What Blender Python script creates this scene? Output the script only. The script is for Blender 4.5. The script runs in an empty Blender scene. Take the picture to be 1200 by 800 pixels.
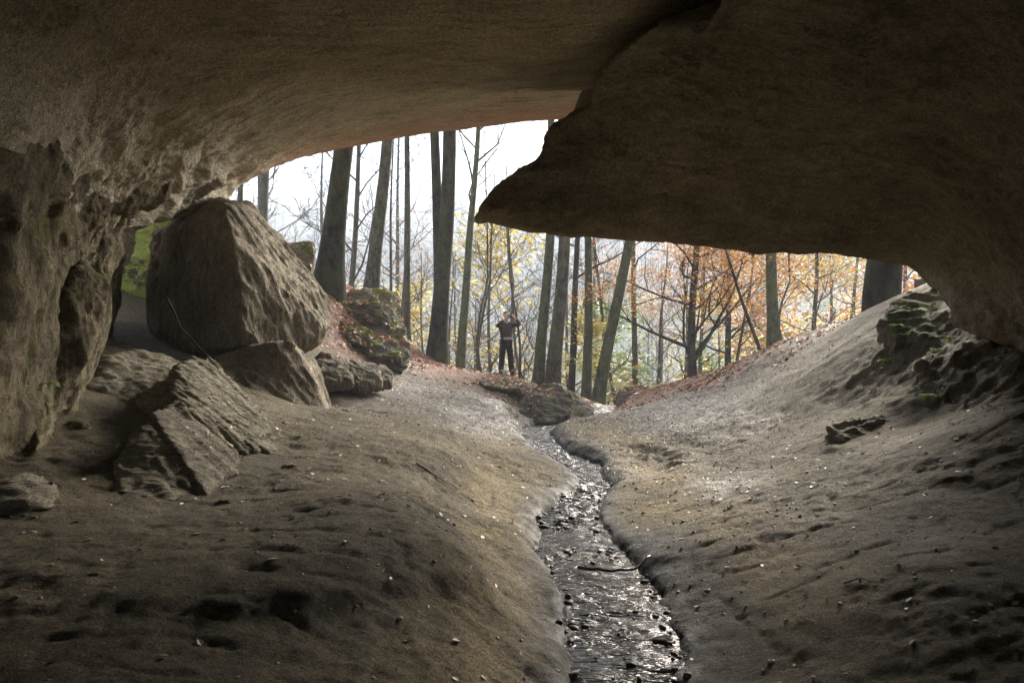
import bpy, bmesh, math, random
import numpy as np
from mathutils import Vector, Matrix, noise
from mathutils.bvhtree import BVHTree

# ---------------------------------------------------------------- camera, sky, sun, exposure
S = bpy.context.scene
C = S.collection
R = math.radians
random.seed(5)
np.random.seed(5)

cam_d = bpy.data.cameras.new("camera")
cam_d.lens = 27.0
cam_d.sensor_width = 36.0
cam_d.clip_start = 0.05
cam_d.clip_end = 3000
cam = bpy.data.objects.new("camera", cam_d)
cam.location = (0, 0, 0)
cam.rotation_euler = (R(90), 0, 0)
C.objects.link(cam)
S.camera = cam

SUN_EL, SUN_AZ = 25.0, 28.0        # azimuth clockwise from +Y (the cave mouth)
w = bpy.data.worlds.new("World")
S.world = w
w.use_nodes = True
nt = w.node_tree
bg = nt.nodes['Background']
sky = nt.nodes.new('ShaderNodeTexSky')
sky.sky_type = 'NISHITA'
sky.sun_disc = False
sky.sun_elevation = R(SUN_EL)
sky.sun_rotation = R(SUN_AZ)
sky.dust_density = 4.0
sky.air_density = 1.0
# thin bright overcast: the blue sky veiled by cloud
tc = nt.nodes.new('ShaderNodeTexCoord')
cl = nt.nodes.new('ShaderNodeTexNoise')
cl.inputs['Scale'].default_value = 2.2
cl.inputs['Detail'].default_value = 5
nt.links.new(tc.outputs['Generated'], cl.inputs['Vector'])
rmp = nt.nodes.new('ShaderNodeMapRange')
rmp.inputs[1].default_value = 0.3
rmp.inputs[2].default_value = 0.7
rmp.inputs[3].default_value = 0.72
rmp.inputs[4].default_value = 0.95
nt.links.new(cl.outputs[0], rmp.inputs[0])
mx = nt.nodes.new('ShaderNodeMix')
mx.data_type = 'RGBA'
mx.inputs[7].default_value = (3.4, 4.05, 5.0, 1)
nt.links.new(rmp.outputs[0], mx.inputs[0])
nt.links.new(sky.outputs[0], mx.inputs[6])
nt.links.new(mx.outputs[2], bg.inputs[0])
bg.inputs[1].default_value = 0.055

sl = bpy.data.lights.new("sun", 'SUN')
sl.energy = 5.0
sl.angle = R(30)
sl.color = (1.0, 0.93, 0.82)
sun = bpy.data.objects.new("sun", sl)
sun.rotation_euler = (R(90 - SUN_EL), 0, R(180 - SUN_AZ))
sun.location = (0, 30, 40)
C.objects.link(sun)

S.view_settings.view_transform = 'Standard'
S.view_settings.look = 'None'
S.view_settings.gamma = 1
S.view_settings.exposure = 2.65
S.render.engine = 'CYCLES'
cy = S.cycles
cy.use_denoising = True
cy.max_bounces = 9
cy.diffuse_bounces = 7
cy.glossy_bounces = 3
cy.transmission_bounces = 3
cy.volume_bounces = 2
cy.sample_clamp_indirect = 8
cy.use_light_tree = True

# ---------------------------------------------------------------- helpers
F = 900.0
def P(px, py, Y):
    """where a thing seen in the photograph at px, py stands when it is Y metres away"""
    return ((px - 600) / F * Y, Y, (400 - py) / F * Y)

def tag(o, label=None, cat=None, group=None, kind=None):
    if label: o['label'] = label
    if cat: o['category'] = cat
    if group: o['group'] = group
    if kind: o['kind'] = kind
    return o

def empty(name, loc, rz=0.0):
    o = bpy.data.objects.new(name, None)
    C.objects.link(o)
    o.location = loc
    o.rotation_euler = (0, 0, rz)
    return o

def mesh_from(name, v, f, mat, parent=None, loc=(0, 0, 0), smooth=True):
    me = bpy.data.meshes.new(name)
    v = np.asarray(v, dtype=np.float64) - np.asarray(loc)
    me.from_pydata(v.tolist(), [], f if isinstance(f, list) else f.tolist())
    if smooth:
        me.shade_smooth()
    me.update()
    if mat:
        me.materials.append(mat)
    o = bpy.data.objects.new(name, me)
    C.objects.link(o)
    o.location = loc
    if parent:
        o.parent = parent
    return o

# vectorised value noise (numpy) -------------------------------------------------
_rs = np.random.RandomState(77)
_perm = _rs.permutation(4096)
_val = _rs.rand(4096) * 2 - 1
def _h(i, j, k):
    return _val[_perm[(_perm[(_perm[i & 4095] + j) & 4095] + k) & 4095]]
def vnoise(p):
    p = np.asarray(p, dtype=np.float64)
    i = np.floor(p).astype(np.int64)
    f = p - i
    f = f * f * f * (f * (f * 6 - 15) + 10)
    x, y, z = i[:, 0], i[:, 1], i[:, 2]
    u, v, w_ = f[:, 0], f[:, 1], f[:, 2]
    def L(a, b, t): return a + (b - a) * t
    return L(L(L(_h(x, y, z), _h(x+1, y, z), u), L(_h(x, y+1, z), _h(x+1, y+1, z), u), v),
             L(L(_h(x, y, z+1), _h(x+1, y, z+1), u), L(_h(x, y+1, z+1), _h(x+1, y+1, z+1), u), v), w_)
def fbm(p, octs=5, lac=2.03, gain=0.5):
    p = np.asarray(p, dtype=np.float64)
    a, s, t = 1.0, 0.0, 0.0
    for o in range(octs):
        s = s + a * vnoise(p + 17.3 * o)
        t += a
        a *= gain
        p = p * lac
    return s / t
def ridged(p, octs=4):
    a, s, t = 1.0, 0.0, 0.0
    for o in range(octs):
        s = s + a * (1 - 2 * np.abs(vnoise(p + 9.1 * o)))
        t += a
        a *= 0.5
        p = p * 2.1
    return s / t
def smooth(a, b, x):
    t = np.clip((np.asarray(x, dtype=np.float64) - a) / (b - a), 0, 1)
    return t * t * (3 - 2 * t)

# ---------------------------------------------------------------- materials
def newmat(name):
    m = bpy.data.materials.new(name)
    m.use_nodes = True
    return m, m.node_tree, m.node_tree.nodes['Principled BSDF']
def node(t, kind, **kw):
    n = t.nodes.new(kind)
    for k, v in kw.items():
        setattr(n, k, v)
    return n
def noise_n(t, vec, scale, detail=6, rough=0.6, stretch=None, rot=None, dist=0.0):
    n = node(t, 'ShaderNodeTexNoise')
    n.inputs['Scale'].default_value = scale
    n.inputs['Detail'].default_value = detail
    n.inputs['Roughness'].default_value = rough
    n.inputs['Distortion'].default_value = dist
    if stretch:
        mp = node(t, 'ShaderNodeMapping')
        mp.inputs['Scale'].default_value = stretch
        if rot: mp.inputs['Rotation'].default_value = rot
        t.links.new(vec, mp.inputs[0])
        vec = mp.outputs[0]
    t.links.new(vec, n.inputs['Vector'])
    return n.outputs[0]
def ramp(t, fac, stops):
    r = node(t, 'ShaderNodeValToRGB')
    while len(r.color_ramp.elements) < len(stops):
        r.color_ramp.elements.new(0.5)
    for e, (p, c) in zip(r.color_ramp.elements, stops):
        e.position = p
        e.color = (c[0], c[1], c[2], 1) if not isinstance(c, (int, float)) else (c, c, c, 1)
    t.links.new(fac, r.inputs[0])
    return r.outputs[0]
def mix(t, fac, a, b, blend='MIX'):
    m = node(t, 'ShaderNodeMix', data_type='RGBA', blend_type=blend)
    for s, v in ((0, fac), (6, a), (7, b)):
        if isinstance(v, (int, float)): m.inputs[s].default_value = v
        elif isinstance(v, tuple): m.inputs[s].default_value = (v[0], v[1], v[2], 1)
        else: t.links.new(v, m.inputs[s])
    return m.outputs[2]
def math_n(t, op, a, b=0.0, clamp=False):
    m = node(t, 'ShaderNodeMath', operation=op, use_clamp=clamp)
    for s, v in ((0, a), (1, b)):
        if isinstance(v, (int, float)): m.inputs[s].default_value = v
        else: t.links.new(v, m.inputs[s])
    return m.outputs[0]
def bump(t, b, hs, dist=0.02, strength=0.8):
    """chain of bumps: hs = [(height, strength, distance)]"""
    prev = None
    for (hh, st, ds) in hs:
        n = node(t, 'ShaderNodeBump')
        n.inputs['Strength'].default_value = st
        n.inputs['Distance'].default_value = ds
        t.links.new(hh, n.inputs['Height'])
        if prev is not None: t.links.new(prev, n.inputs['Normal'])
        prev = n.outputs[0]
    t.links.new(prev, b.inputs['Normal'])

def rock_mat(name, dark, mid, light, moss=0.0, mossc=(0.09, 0.13, 0.02), strata=(1, 1, 5), rot=None, rough=0.9,
             bumpk=1.0, glow_cols=None, lichen=0.0, spec=0.3):
    m, t, b = newmat(name)
    co = node(t, 'ShaderNodeNewGeometry').outputs['Position']
    big = noise_n(t, co, 0.9, 5, 0.6)
    mid_ = noise_n(t, co, 4.5, 8, 0.68, strata, rot, 0.6)
    fine = noise_n(t, co, 28, 6, 0.8)
    grain = noise_n(t, co, 95, 3, 0.8)
    s = math_n(t, 'ADD', math_n(t, 'MULTIPLY', big, 0.45), math_n(t, 'MULTIPLY', mid_, 0.55))
    col = ramp(t, s, [(0.36, dark), (0.5, mid), (0.63, light)])
    col = mix(t, 0.75, col, ramp(t, fine, [(0.32, 0.25), (0.5, 1.0), (0.68, 1.6)]), 'MULTIPLY')
    col = mix(t, 0.85, col, ramp(t, grain, [(0.34, 0.2), (0.5, 1.0), (0.66, 1.7)]), 'MULTIPLY')
    if glow_cols:
        at = node(t, 'ShaderNodeAttribute', attribute_name='rim_glow').outputs['Fac']
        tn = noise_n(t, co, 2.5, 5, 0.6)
        tcv = ramp(t, tn, [(0.3, glow_cols[0]), (0.5, glow_cols[1]), (0.68, glow_cols[2])])
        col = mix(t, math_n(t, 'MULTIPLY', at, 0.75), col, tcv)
    if lichen:
        ln = ramp(t, noise_n(t, co, 3.2, 7, 0.7), [(0.56, 0.0), (0.66, 1.0)])
        col = mix(t, math_n(t, 'MULTIPLY', ln, lichen), col, (0.42, 0.44, 0.33))
    if moss > 0:
        ge = node(t, 'ShaderNodeNewGeometry')
        sp = node(t, 'ShaderNodeSeparateXYZ')
        t.links.new(ge.outputs['Normal'], sp.inputs[0])
        mn = noise_n(t, co, 2.3, 7, 0.65)
        f = math_n(t, 'ADD', mn, math_n(t, 'MULTIPLY', sp.outputs[2], 0.13))
        mk = ramp(t, f, [(0.68 - 0.32 * moss, 0.0), (0.74 - 0.32 * moss, 1.0)])
        mc = mix(t, noise_n(t, co, 18, 4), tuple(c * 0.45 for c in mossc), tuple(c * 1.6 for c in mossc))
        col = mix(t, mk, col, mc)
    t.links.new(col, b.inputs['Base Color'])
    b.inputs['Roughness'].default_value = rough
    b.inputs['Specular IOR Level'].default_value = spec
    vo = node(t, 'ShaderNodeTexVoronoi', feature='DISTANCE_TO_EDGE')
    vo.inputs['Scale'].default_value = 2.1
    mp = node(t, 'ShaderNodeMapping')
    mp.inputs['Scale'].default_value = strata
    if rot: mp.inputs['Rotation'].default_value = rot
    dn = node(t, 'ShaderNodeVectorMath', operation='ADD')
    nz = node(t, 'ShaderNodeTexNoise'); nz.inputs['Scale'].default_value = 3.0; nz.inputs['Detail'].default_value = 4
    t.links.new(co, nz.inputs['Vector'])
    t.links.new(co, dn.inputs[0]); t.links.new(nz.outputs['Color'], dn.inputs[1])
    t.links.new(dn.outputs[0], mp.inputs[0]); t.links.new(mp.outputs[0], vo.inputs['Vector'])
    crack = ramp(t, vo.outputs['Distance'], [(0.0, 0.0), (0.04, 1.0)])
    bump(t, b, [(mid_, 0.9 * bumpk, 0.12), (crack, 0.14 * bumpk, 0.03), (fine, 0.7 * bumpk, 0.025), (grain, 0.5 * bumpk, 0.006)])
    return m

M = {}
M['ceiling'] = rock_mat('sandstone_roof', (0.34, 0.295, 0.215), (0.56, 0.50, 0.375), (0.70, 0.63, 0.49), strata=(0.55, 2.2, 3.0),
                        bumpk=0.75, glow_cols=((0.50, 0.15, 0.13), (0.60, 0.32, 0.24), (0.62, 0.50, 0.28)))
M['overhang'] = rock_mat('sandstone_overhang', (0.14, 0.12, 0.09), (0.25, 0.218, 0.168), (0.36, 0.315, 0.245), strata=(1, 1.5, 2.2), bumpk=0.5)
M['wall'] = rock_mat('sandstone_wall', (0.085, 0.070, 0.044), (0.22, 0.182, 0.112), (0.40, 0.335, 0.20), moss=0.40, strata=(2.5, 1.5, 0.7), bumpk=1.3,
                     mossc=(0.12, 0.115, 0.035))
M['boulder'] = rock_mat('boulder_stone', (0.15, 0.125, 0.09), (0.30, 0.255, 0.185), (0.47, 0.40, 0.30), strata=(3.0, 1.2, 0.9), rot=(0, R(35), 0),
                        lichen=0.5, bumpk=1.3)
M['slab'] = rock_mat('slab_stone', (0.13, 0.11, 0.08), (0.27, 0.24, 0.175), (0.38, 0.345, 0.26), strata=(0.7, 1.0, 6), rot=(0, R(42), 0), bumpk=1.1)
M['ledge'] = rock_mat('ledge_stone', (0.10, 0.087, 0.06), (0.21, 0.18, 0.125), (0.34, 0.30, 0.205), moss=0.33, strata=(0.8, 1, 5), rot=(0, R(-25), 0), bumpk=1.3)
M['crumble'] = rock_mat('crumbling_stone', (0.11, 0.092, 0.06), (0.225, 0.19, 0.13), (0.34, 0.295, 0.205), moss=0.10, strata=(0.8, 1, 5), rot=(0, R(-25), 0), bumpk=1.3)
M['mossrock'] = rock_mat('mossy_stone', (0.05, 0.045, 0.03), (0.13, 0.115, 0.08), (0.25, 0.22, 0.16), moss=0.72, mossc=(0.34, 0.38, 0.09),
                         strata=(1, 1, 4))
M['outcrop'] = rock_mat('outcrop_stone', (0.05, 0.043, 0.032), (0.16, 0.14, 0.105), (0.34, 0.30, 0.24), moss=0.33, mossc=(0.15, 0.2, 0.015),
                        strata=(1, 1, 4), bumpk=1.4)
M['wetrock'] = rock_mat('damp_stone', (0.045, 0.037, 0.027), (0.10, 0.082, 0.06), (0.18, 0.15, 0.11), moss=0.10, strata=(1, 1, 4), rough=0.85, spec=0.2)

def ground_mat():
    m, t, b = newmat('earth')
    co = node(t, 'ShaderNodeNewGeometry').outputs['Position']
    big = noise_n(t, co, 1.1, 6, 0.62)
    mid_ = noise_n(t, co, 7, 8, 0.7)
    fine = noise_n(t, co, 26, 6, 0.8)
    grain = noise_n(t, co, 85, 3, 0.8)
    s = math_n(t, 'ADD', math_n(t, 'MULTIPLY', big, 0.5), math_n(t, 'MULTIPLY', mid_, 0.5))
    dirt = ramp(t, s, [(0.34, (0.045, 0.034, 0.017)), (0.5, (0.108, 0.085, 0.045)), (0.66, (0.185, 0.150, 0.085))])
    sandy = ramp(t, s, [(0.34, (0.11, 0.080, 0.038)), (0.5, (0.25, 0.185, 0.085)), (0.66, (0.37, 0.29, 0.15))])
    litter = ramp(t, mid_, [(0.34, (0.08, 0.045, 0.028)), (0.5, (0.22, 0.11, 0.06)), (0.62, (0.38, 0.19, 0.10))])
    far = ramp(t, noise_n(t, co, 0.25, 6, 0.7), [(0.35, (0.07, 0.065, 0.03)), (0.5, (0.14, 0.11, 0.05)), (0.65, (0.20, 0.19, 0.06))])
    def at(n): return node(t, 'ShaderNodeAttribute', attribute_name=n).outputs['Fac']
    sn = math_n(t, 'MULTIPLY', at('sand'), ramp(t, big, [(0.35, 0.3), (0.6, 1.0)]))
    col = mix(t, sn, dirt, sandy)
    col = mix(t, at('litter'), col, litter)
    col = mix(t, at('far'), col, far)
    wn = ramp(t, noise_n(t, co, 5, 6, 0.7), [(0.38, 0.0), (0.62, 1.0)])
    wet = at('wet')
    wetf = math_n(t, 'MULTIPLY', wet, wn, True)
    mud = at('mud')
    col = mix(t, math_n(t, 'MULTIPLY', wet, 0.35), col, (0.16, 0.145, 0.155))  # damp ground, with the sky's reflection painted in as lavender grey
    col = mix(t, math_n(t, 'MULTIPLY', mud, 0.92), col, (0.026, 0.021, 0.014))
    col = mix(t, 0.8, col, ramp(t, fine, [(0.32, 0.2), (0.5, 1.0), (0.68, 1.8)]), 'MULTIPLY')
    col = mix(t, 0.85, col, ramp(t, grain, [(0.34, 0.2), (0.5, 1.0), (0.66, 1.8)]), 'MULTIPLY')
    t.links.new(col, b.inputs['Base Color'])
    ro = node(t, 'ShaderNodeMapRange')
    ro.inputs[3].default_value = 0.92
    ro.inputs[4].default_value = 0.42
    t.links.new(wetf, ro.inputs[0])
    t.links.new(ro.outputs[0], b.inputs['Roughness'])
    b.inputs['Specular IOR Level'].default_value = 0.4
    vo = node(t, 'ShaderNodeTexVoronoi')
    vo.inputs['Scale'].default_value = 26
    t.links.new(co, vo.inputs['Vector'])
    bump(t, b, [(mid_, 0.6, 0.03), (vo.outputs['Distance'], 0.35, 0.02), (fine, 1.0, 0.05), (grain, 0.7, 0.012)])
    return m
M['ground'] = ground_mat()

def bark_mat(name, a, c, green=0.3):
    m, t, b = newmat(name)
    co = node(t, 'ShaderNodeTexCoord').outputs['Object']
    n1 = noise_n(t, co, 3, 6, 0.75, (2, 2, 0.9))
    n2 = noise_n(t, co, 16, 5, 0.75, (1, 1, 0.8))
    col = ramp(t, math_n(t, 'ADD', math_n(t, 'MULTIPLY', n1, 0.6), math_n(t, 'MULTIPLY', n2, 0.4)), [(0.43, a), (0.57, c)])
    g = ramp(t, noise_n(t, co, 1.1, 5, 0.6), [(0.45, 0.0), (0.62, 1.0)])
    col = mix(t, math_n(t, 'MULTIPLY', g, green), col, (0.075, 0.095, 0.035))
    t.links.new(col, b.inputs['Base Color'])
    b.inputs['Roughness'].default_value = 0.95
    b.inputs['Specular IOR Level'].default_value = 0.15
    bump(t, b, [(n1, 0.7, 0.04), (n2, 0.6, 0.012)])
    return m
M['bark'] = bark_mat('beech_bark', (0.025, 0.024, 0.018), (0.105, 0.098, 0.078), 0.5)
M['bark_dark'] = bark_mat('dark_bark', (0.010, 0.009, 0.007), (0.05, 0.044, 0.032), 0.5)
M['bark_green'] = bark_mat('green_bark', (0.028, 0.034, 0.018), (0.10, 0.115, 0.068), 0.7)
M['twig'] = bark_mat('twig_bark', (0.03, 0.025, 0.02), (0.085, 0.072, 0.058), 0.1)

def leaf_mat(name, cols, trans=0.4):
    m, t, b = newmat(name)
    g = node(t, 'ShaderNodeNewGeometry')
    n = len(cols)
    col = ramp(t, g.outputs['Random Per Island'], [(i / max(1, n - 1), c) for i, c in enumerate(cols)])
    t.links.new(col, b.inputs['Base Color'])
    b.inputs['Roughness'].default_value = 0.6
    b.inputs['Specular IOR Level'].default_value = 0.3
    if trans:
        tr = node(t, 'ShaderNodeBsdfTranslucent')
        t.links.new(col, tr.inputs[0])
        ms = node(t, 'ShaderNodeMixShader')
        ms.inputs[0].default_value = trans
        t.links.new(b.outputs[0], ms.inputs[1])
        t.links.new(tr.outputs[0], ms.inputs[2])
        t.links.new(ms.outputs[0], t.nodes['Material Output'].inputs[0])
    return m
M['leaf_orange'] = leaf_mat('orange_leaves', [(0.28, 0.09, 0.02), (0.48, 0.19, 0.035), (0.62, 0.30, 0.05), (0.55, 0.40, 0.08)])
M['leaf_yellow'] = leaf_mat('yellow_leaves', [(0.30, 0.24, 0.05), (0.48, 0.38, 0.08), (0.58, 0.50, 0.14)])
M['leaf_green'] = leaf_mat('green_leaves', [(0.07, 0.13, 0.02), (0.16, 0.24, 0.05), (0.28, 0.34, 0.08)])
M['leaf_fresh'] = leaf_mat('fresh_green_leaves', [(0.08, 0.15, 0.02), (0.17, 0.26, 0.04), (0.26, 0.34, 0.06)])
M['litter'] = leaf_mat('fallen_leaf', [(0.10, 0.045, 0.025), (0.24, 0.085, 0.04), (0.40, 0.15, 0.06), (0.50, 0.23, 0.09), (0.50, 0.33, 0.22)], 0)
M['litter_pale'] = leaf_mat('dry_leaf', [(0.20, 0.14, 0.08), (0.38, 0.29, 0.19), (0.56, 0.48, 0.37), (0.78, 0.74, 0.66)], 0)
M['pebble'] = leaf_mat('pebble_stone', [(0.10, 0.085, 0.06), (0.2, 0.17, 0.12), (0.34, 0.30, 0.23), (0.55, 0.51, 0.43)], 0)

def plain(name, col, rough=0.7, spec=0.3, var=0.35, sc=30, bmp=0.3):
    m, t, b = newmat(name)
    co = node(t, 'ShaderNodeTexCoord').outputs['Object']
    n1 = noise_n(t, co, sc, 4, 0.6)
    t.links.new(mix(t, n1, tuple(c * (1 - var) for c in col), tuple(c * (1 + var) for c in col)), b.inputs['Base Color'])
    b.inputs['Roughness'].default_value = rough
    b.inputs['Specular IOR Level'].default_value = spec
    bump(t, b, [(n1, bmp, 0.004)])
    return m

# ---------------------------------------------------------------- ground: one sheet from the cave floor to the far hills
ST = np.array([  # the stream: distance, left edge, right edge
    (-8, 0.2, 1.3), (0, 0.3, 1.2), (3, 0.3, 1.12), (4.275, .36, .98), (5.7, .36, 1.14), (6.84, .20, .98), (8.0, .24, .92), (9.0, .48, 1.10), (10.0, .80, 1.28), (10.7, .88, 1.32),
    (11.8, .70, 1.34), (13.0, .46, 1.02), (14.25, .26, .84), (15.8, .16, .80), (16.8, .24, 1.05), (17.6, .6, 1.65), (18.4, 1.1, 2.1), (19.2, 1.65, 2.4), (20.5, 2.15, 2.75), (21.9, 2.4, 3.0), (24, 3.0, 3.5), (30, 4, 4.6)])
WZ = -1.90
def stream_edges(y):
    wob = 0.06 * fbm(np.stack([y * 1.7, y * 0 + 3, y * 0], 1), 3)
    wob2 = 0.07 * fbm(np.stack([y * 1.9, y * 0 + 9, y * 0], 1), 3)
    return np.interp(y, ST[:, 0], ST[:, 1]) + wob, np.interp(y, ST[:, 0], ST[:, 2]) + wob2

CP = [  # control heights (x, y, z) of the floor of the cave and of the lip outside
    # left floor
    (-.75, 6.0, -1.22), (-2.4, 6.1, -1.15), (-2.45, 8.2, -1.10), (-1.4, 10.5, -1.17), (-2.6, 12.4, -1.12), (-1.6, 14, -1.12), (-.7, 8.5, -1.27), (-.5, 10.5, -1.38),
    (-2.0, 18, -.98), (-.2, 21.6, -.96), (-1.4, 20, -.95), (-.1, 19.8, -1.07), (-.2, 17, -1.32), (-.6, 14, -1.50), (-1.0, 12.4, -1.35), (-.1, 12.5, -1.66), (-.1, 15.3, -1.62),
    (.2, 9.8, -1.76), (-.15, 8, -1.66), (-.1, 6.5, -1.62), (-.05, 5.2, -1.66), (.1, 4.2, -1.72),
    (-.35, 4.9, -1.30), (-.85, 4.05, -1.25), (-1.4, 3.75, -1.22), (-2.4, 3.9, -1.18), (-1.4, 5, -1.17), (-2.6, 5, -1.17), (-3.6, 5, -1.1),
    (-.40, 3.9, -1.48), (-.8, 3.4, -1.38), (-1.4, 3.0, -1.30), (-2.2, 2.8, -1.25), (-.3, 2.8, -1.6), (-1.5, 1.5, -1.5), (-3, 1.5, -1.4), (0, 0, -1.8), (-3, -3, -1.5),
    # left side rising to the wall
    (-3.3, 6.3, -.98), (-3.5, 7.2, -.88), (-4.6, 7.6, -.5), (-3.5, 9.2, -.85), (-4.7, 9.5, -.2), (-3.9, 11, -.5), (-5.5, 11.3, .08), (-5.5, 12.5, .2), (-6.6, 13.4, .35), (-4.2, 12.6, -.6), (-3.2, 13.6, -.95), (-4.5, 15, .2),
    (-4.6, 5, -.9), (-5.5, 6, -.6), (-6, 8, -.1), (-8, 10, .4), (-7.6, 13, .5),
    # slope outside on the left
    (-3.4, 15.5, -.7), (-4.2, 17, .3), (-3.1, 18, -.45), (-3.8, 20.3, .75), (-4.6, 19, 1.45), (-4.2, 21.5, 1.3), (-2.9, 20.5, -.25), (-2.3, 22.5, -.55), (-6, 18, 1.6), (-6.5, 21, 1.9), (-8.5, 16, 1.9), (-9.5, 20, 2.6),
    (-5, 24, .9), (-8, 25, 1.5), (-2.5, 25, -1.6), (-3.5, 27, -2.2),
    # beyond the lip
    (0, 22.6, -1.08), (1.2, 22.3, -1.45), (2.0, 22.6, -1.75), (.6, 20.8, -1.25), (1.2, 20.2, -1.65), (.5, 18.3, -1.78), (1.1, 18.9, -1.82), (.2, 17.5, -1.68), (0, 25, -2.4), (2, 25, -3.0), (4, 25, -3.2),
    # right of the stream
    (1.3, 4.3, -1.84), (1.5, 5.7, -1.74), (1.45, 7, -1.74), (1.6, 9, -1.74), (1.9, 11, -1.72), (1.9, 13, -1.66), (1.7, 15.5, -1.66), (2.3, 17.5, -1.62), (3.1, 19.5, -1.6),
    (2.0, 4.6, -1.55), (2.1, 6.2, -1.50), (2.75, 6.2, -1.38), (2.3, 7.6, -1.55), (2.4, 3.6, -1.45), (3.0, 9.0, -1.48), (2.65, 10.6, -1.60), (2.4, 10.0, -1.62), (3.8, 11.5, -1.22), (3.0, 13, -1.45), (3.8, 16, -1.22), (3.4, 14.4, -1.35),
    (4.0, 18.5, -1.2), (4.6, 20.8, -1.05), (3.7, 21.2, -1.35), (5.8, 19.8, -.62), (6.4, 18.2, .02), (7.0, 15.5, .55), (6.9, 13.2, .82), (5.0, 15, -.62), (5.4, 12.5, -.2), (4.9, 10.5, -.68), (4.0, 9.0, -1.05),
    (4.6, 8.6, -.9), (5.4, 9.3, -.15), (6.0, 11, .25), (3.4, 5, -1.25), (4.0, 6.0, -1.05), (4.6, 7, -.7), (4.2, 4, -1.2), (6, 6, -.5), (7, 9, .6), (8, 12, 1.2), (3, 1.5, -1.5), (4.5, 0, -1.4), (1, -3, -1.85), (5, -4, -1.4),
    (6.2, 21, -.9), (7.7, 16.3, .66), (7.4, 20, -.3), (9.5, 17, 1.2), (10, 13, 1.8), (9, 21, .1), (6, 24, -2.5), (9, 25, -1.8), (4.5, 22.6, -1.9),
]
CPA = np.array(CP, dtype=np.float64)
def _tps(r2):
    return 0.5 * r2 * np.log(r2 + 1e-9)
_n = len(CPA)
_d2 = ((CPA[:, None, :2] - CPA[None, :, :2]) ** 2).sum(2)
_K = _tps(_d2) + np.eye(_n) * 0.02
_Pm = np.c_[np.ones(_n), CPA[:, :2]]
_A = np.r_[np.c_[_K, _Pm], np.c_[_Pm.T, np.zeros((3, 3))]]
_W = np.linalg.solve(_A, np.r_[CPA[:, 2], 0, 0, 0])
def tps(x, y):
    out = np.zeros(len(x))
    for i in range(0, len(x), 20000):
        a, b_ = x[i:i+20000], y[i:i+20000]
        d2 = (a[:, None] - CPA[None, :, 0]) ** 2 + (b_[:, None] - CPA[None, :, 1]) ** 2
        out[i:i+20000] = _tps(d2) @ _W[:_n] + _W[_n] + _W[_n+1] * a + _W[_n+2] * b_
    return out
def far_h(x, y):
    z = np.interp(y, [-60, 0, 22, 25, 32, 50, 75, 95, 150, 230, 330, 420], [0, 0, -.9, -2.2, -6, -14, -19, -19, 2, 30, 46, 40])
    side = np.interp(x, [-300, -120, -40, -12, 0, 12, 40, 120, 300], [18, 12, 7, 4, 0, 3.5, 7, 10, 16])
    nr = 1 - smooth(26, 60, y)
    z = z + side * (0.35 + 0.65 * nr)
    z = z + 1.6 * fbm(np.stack([x * 0.05, y * 0.05, x * 0], 1), 4) * smooth(24, 60, y)
    return z
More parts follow.
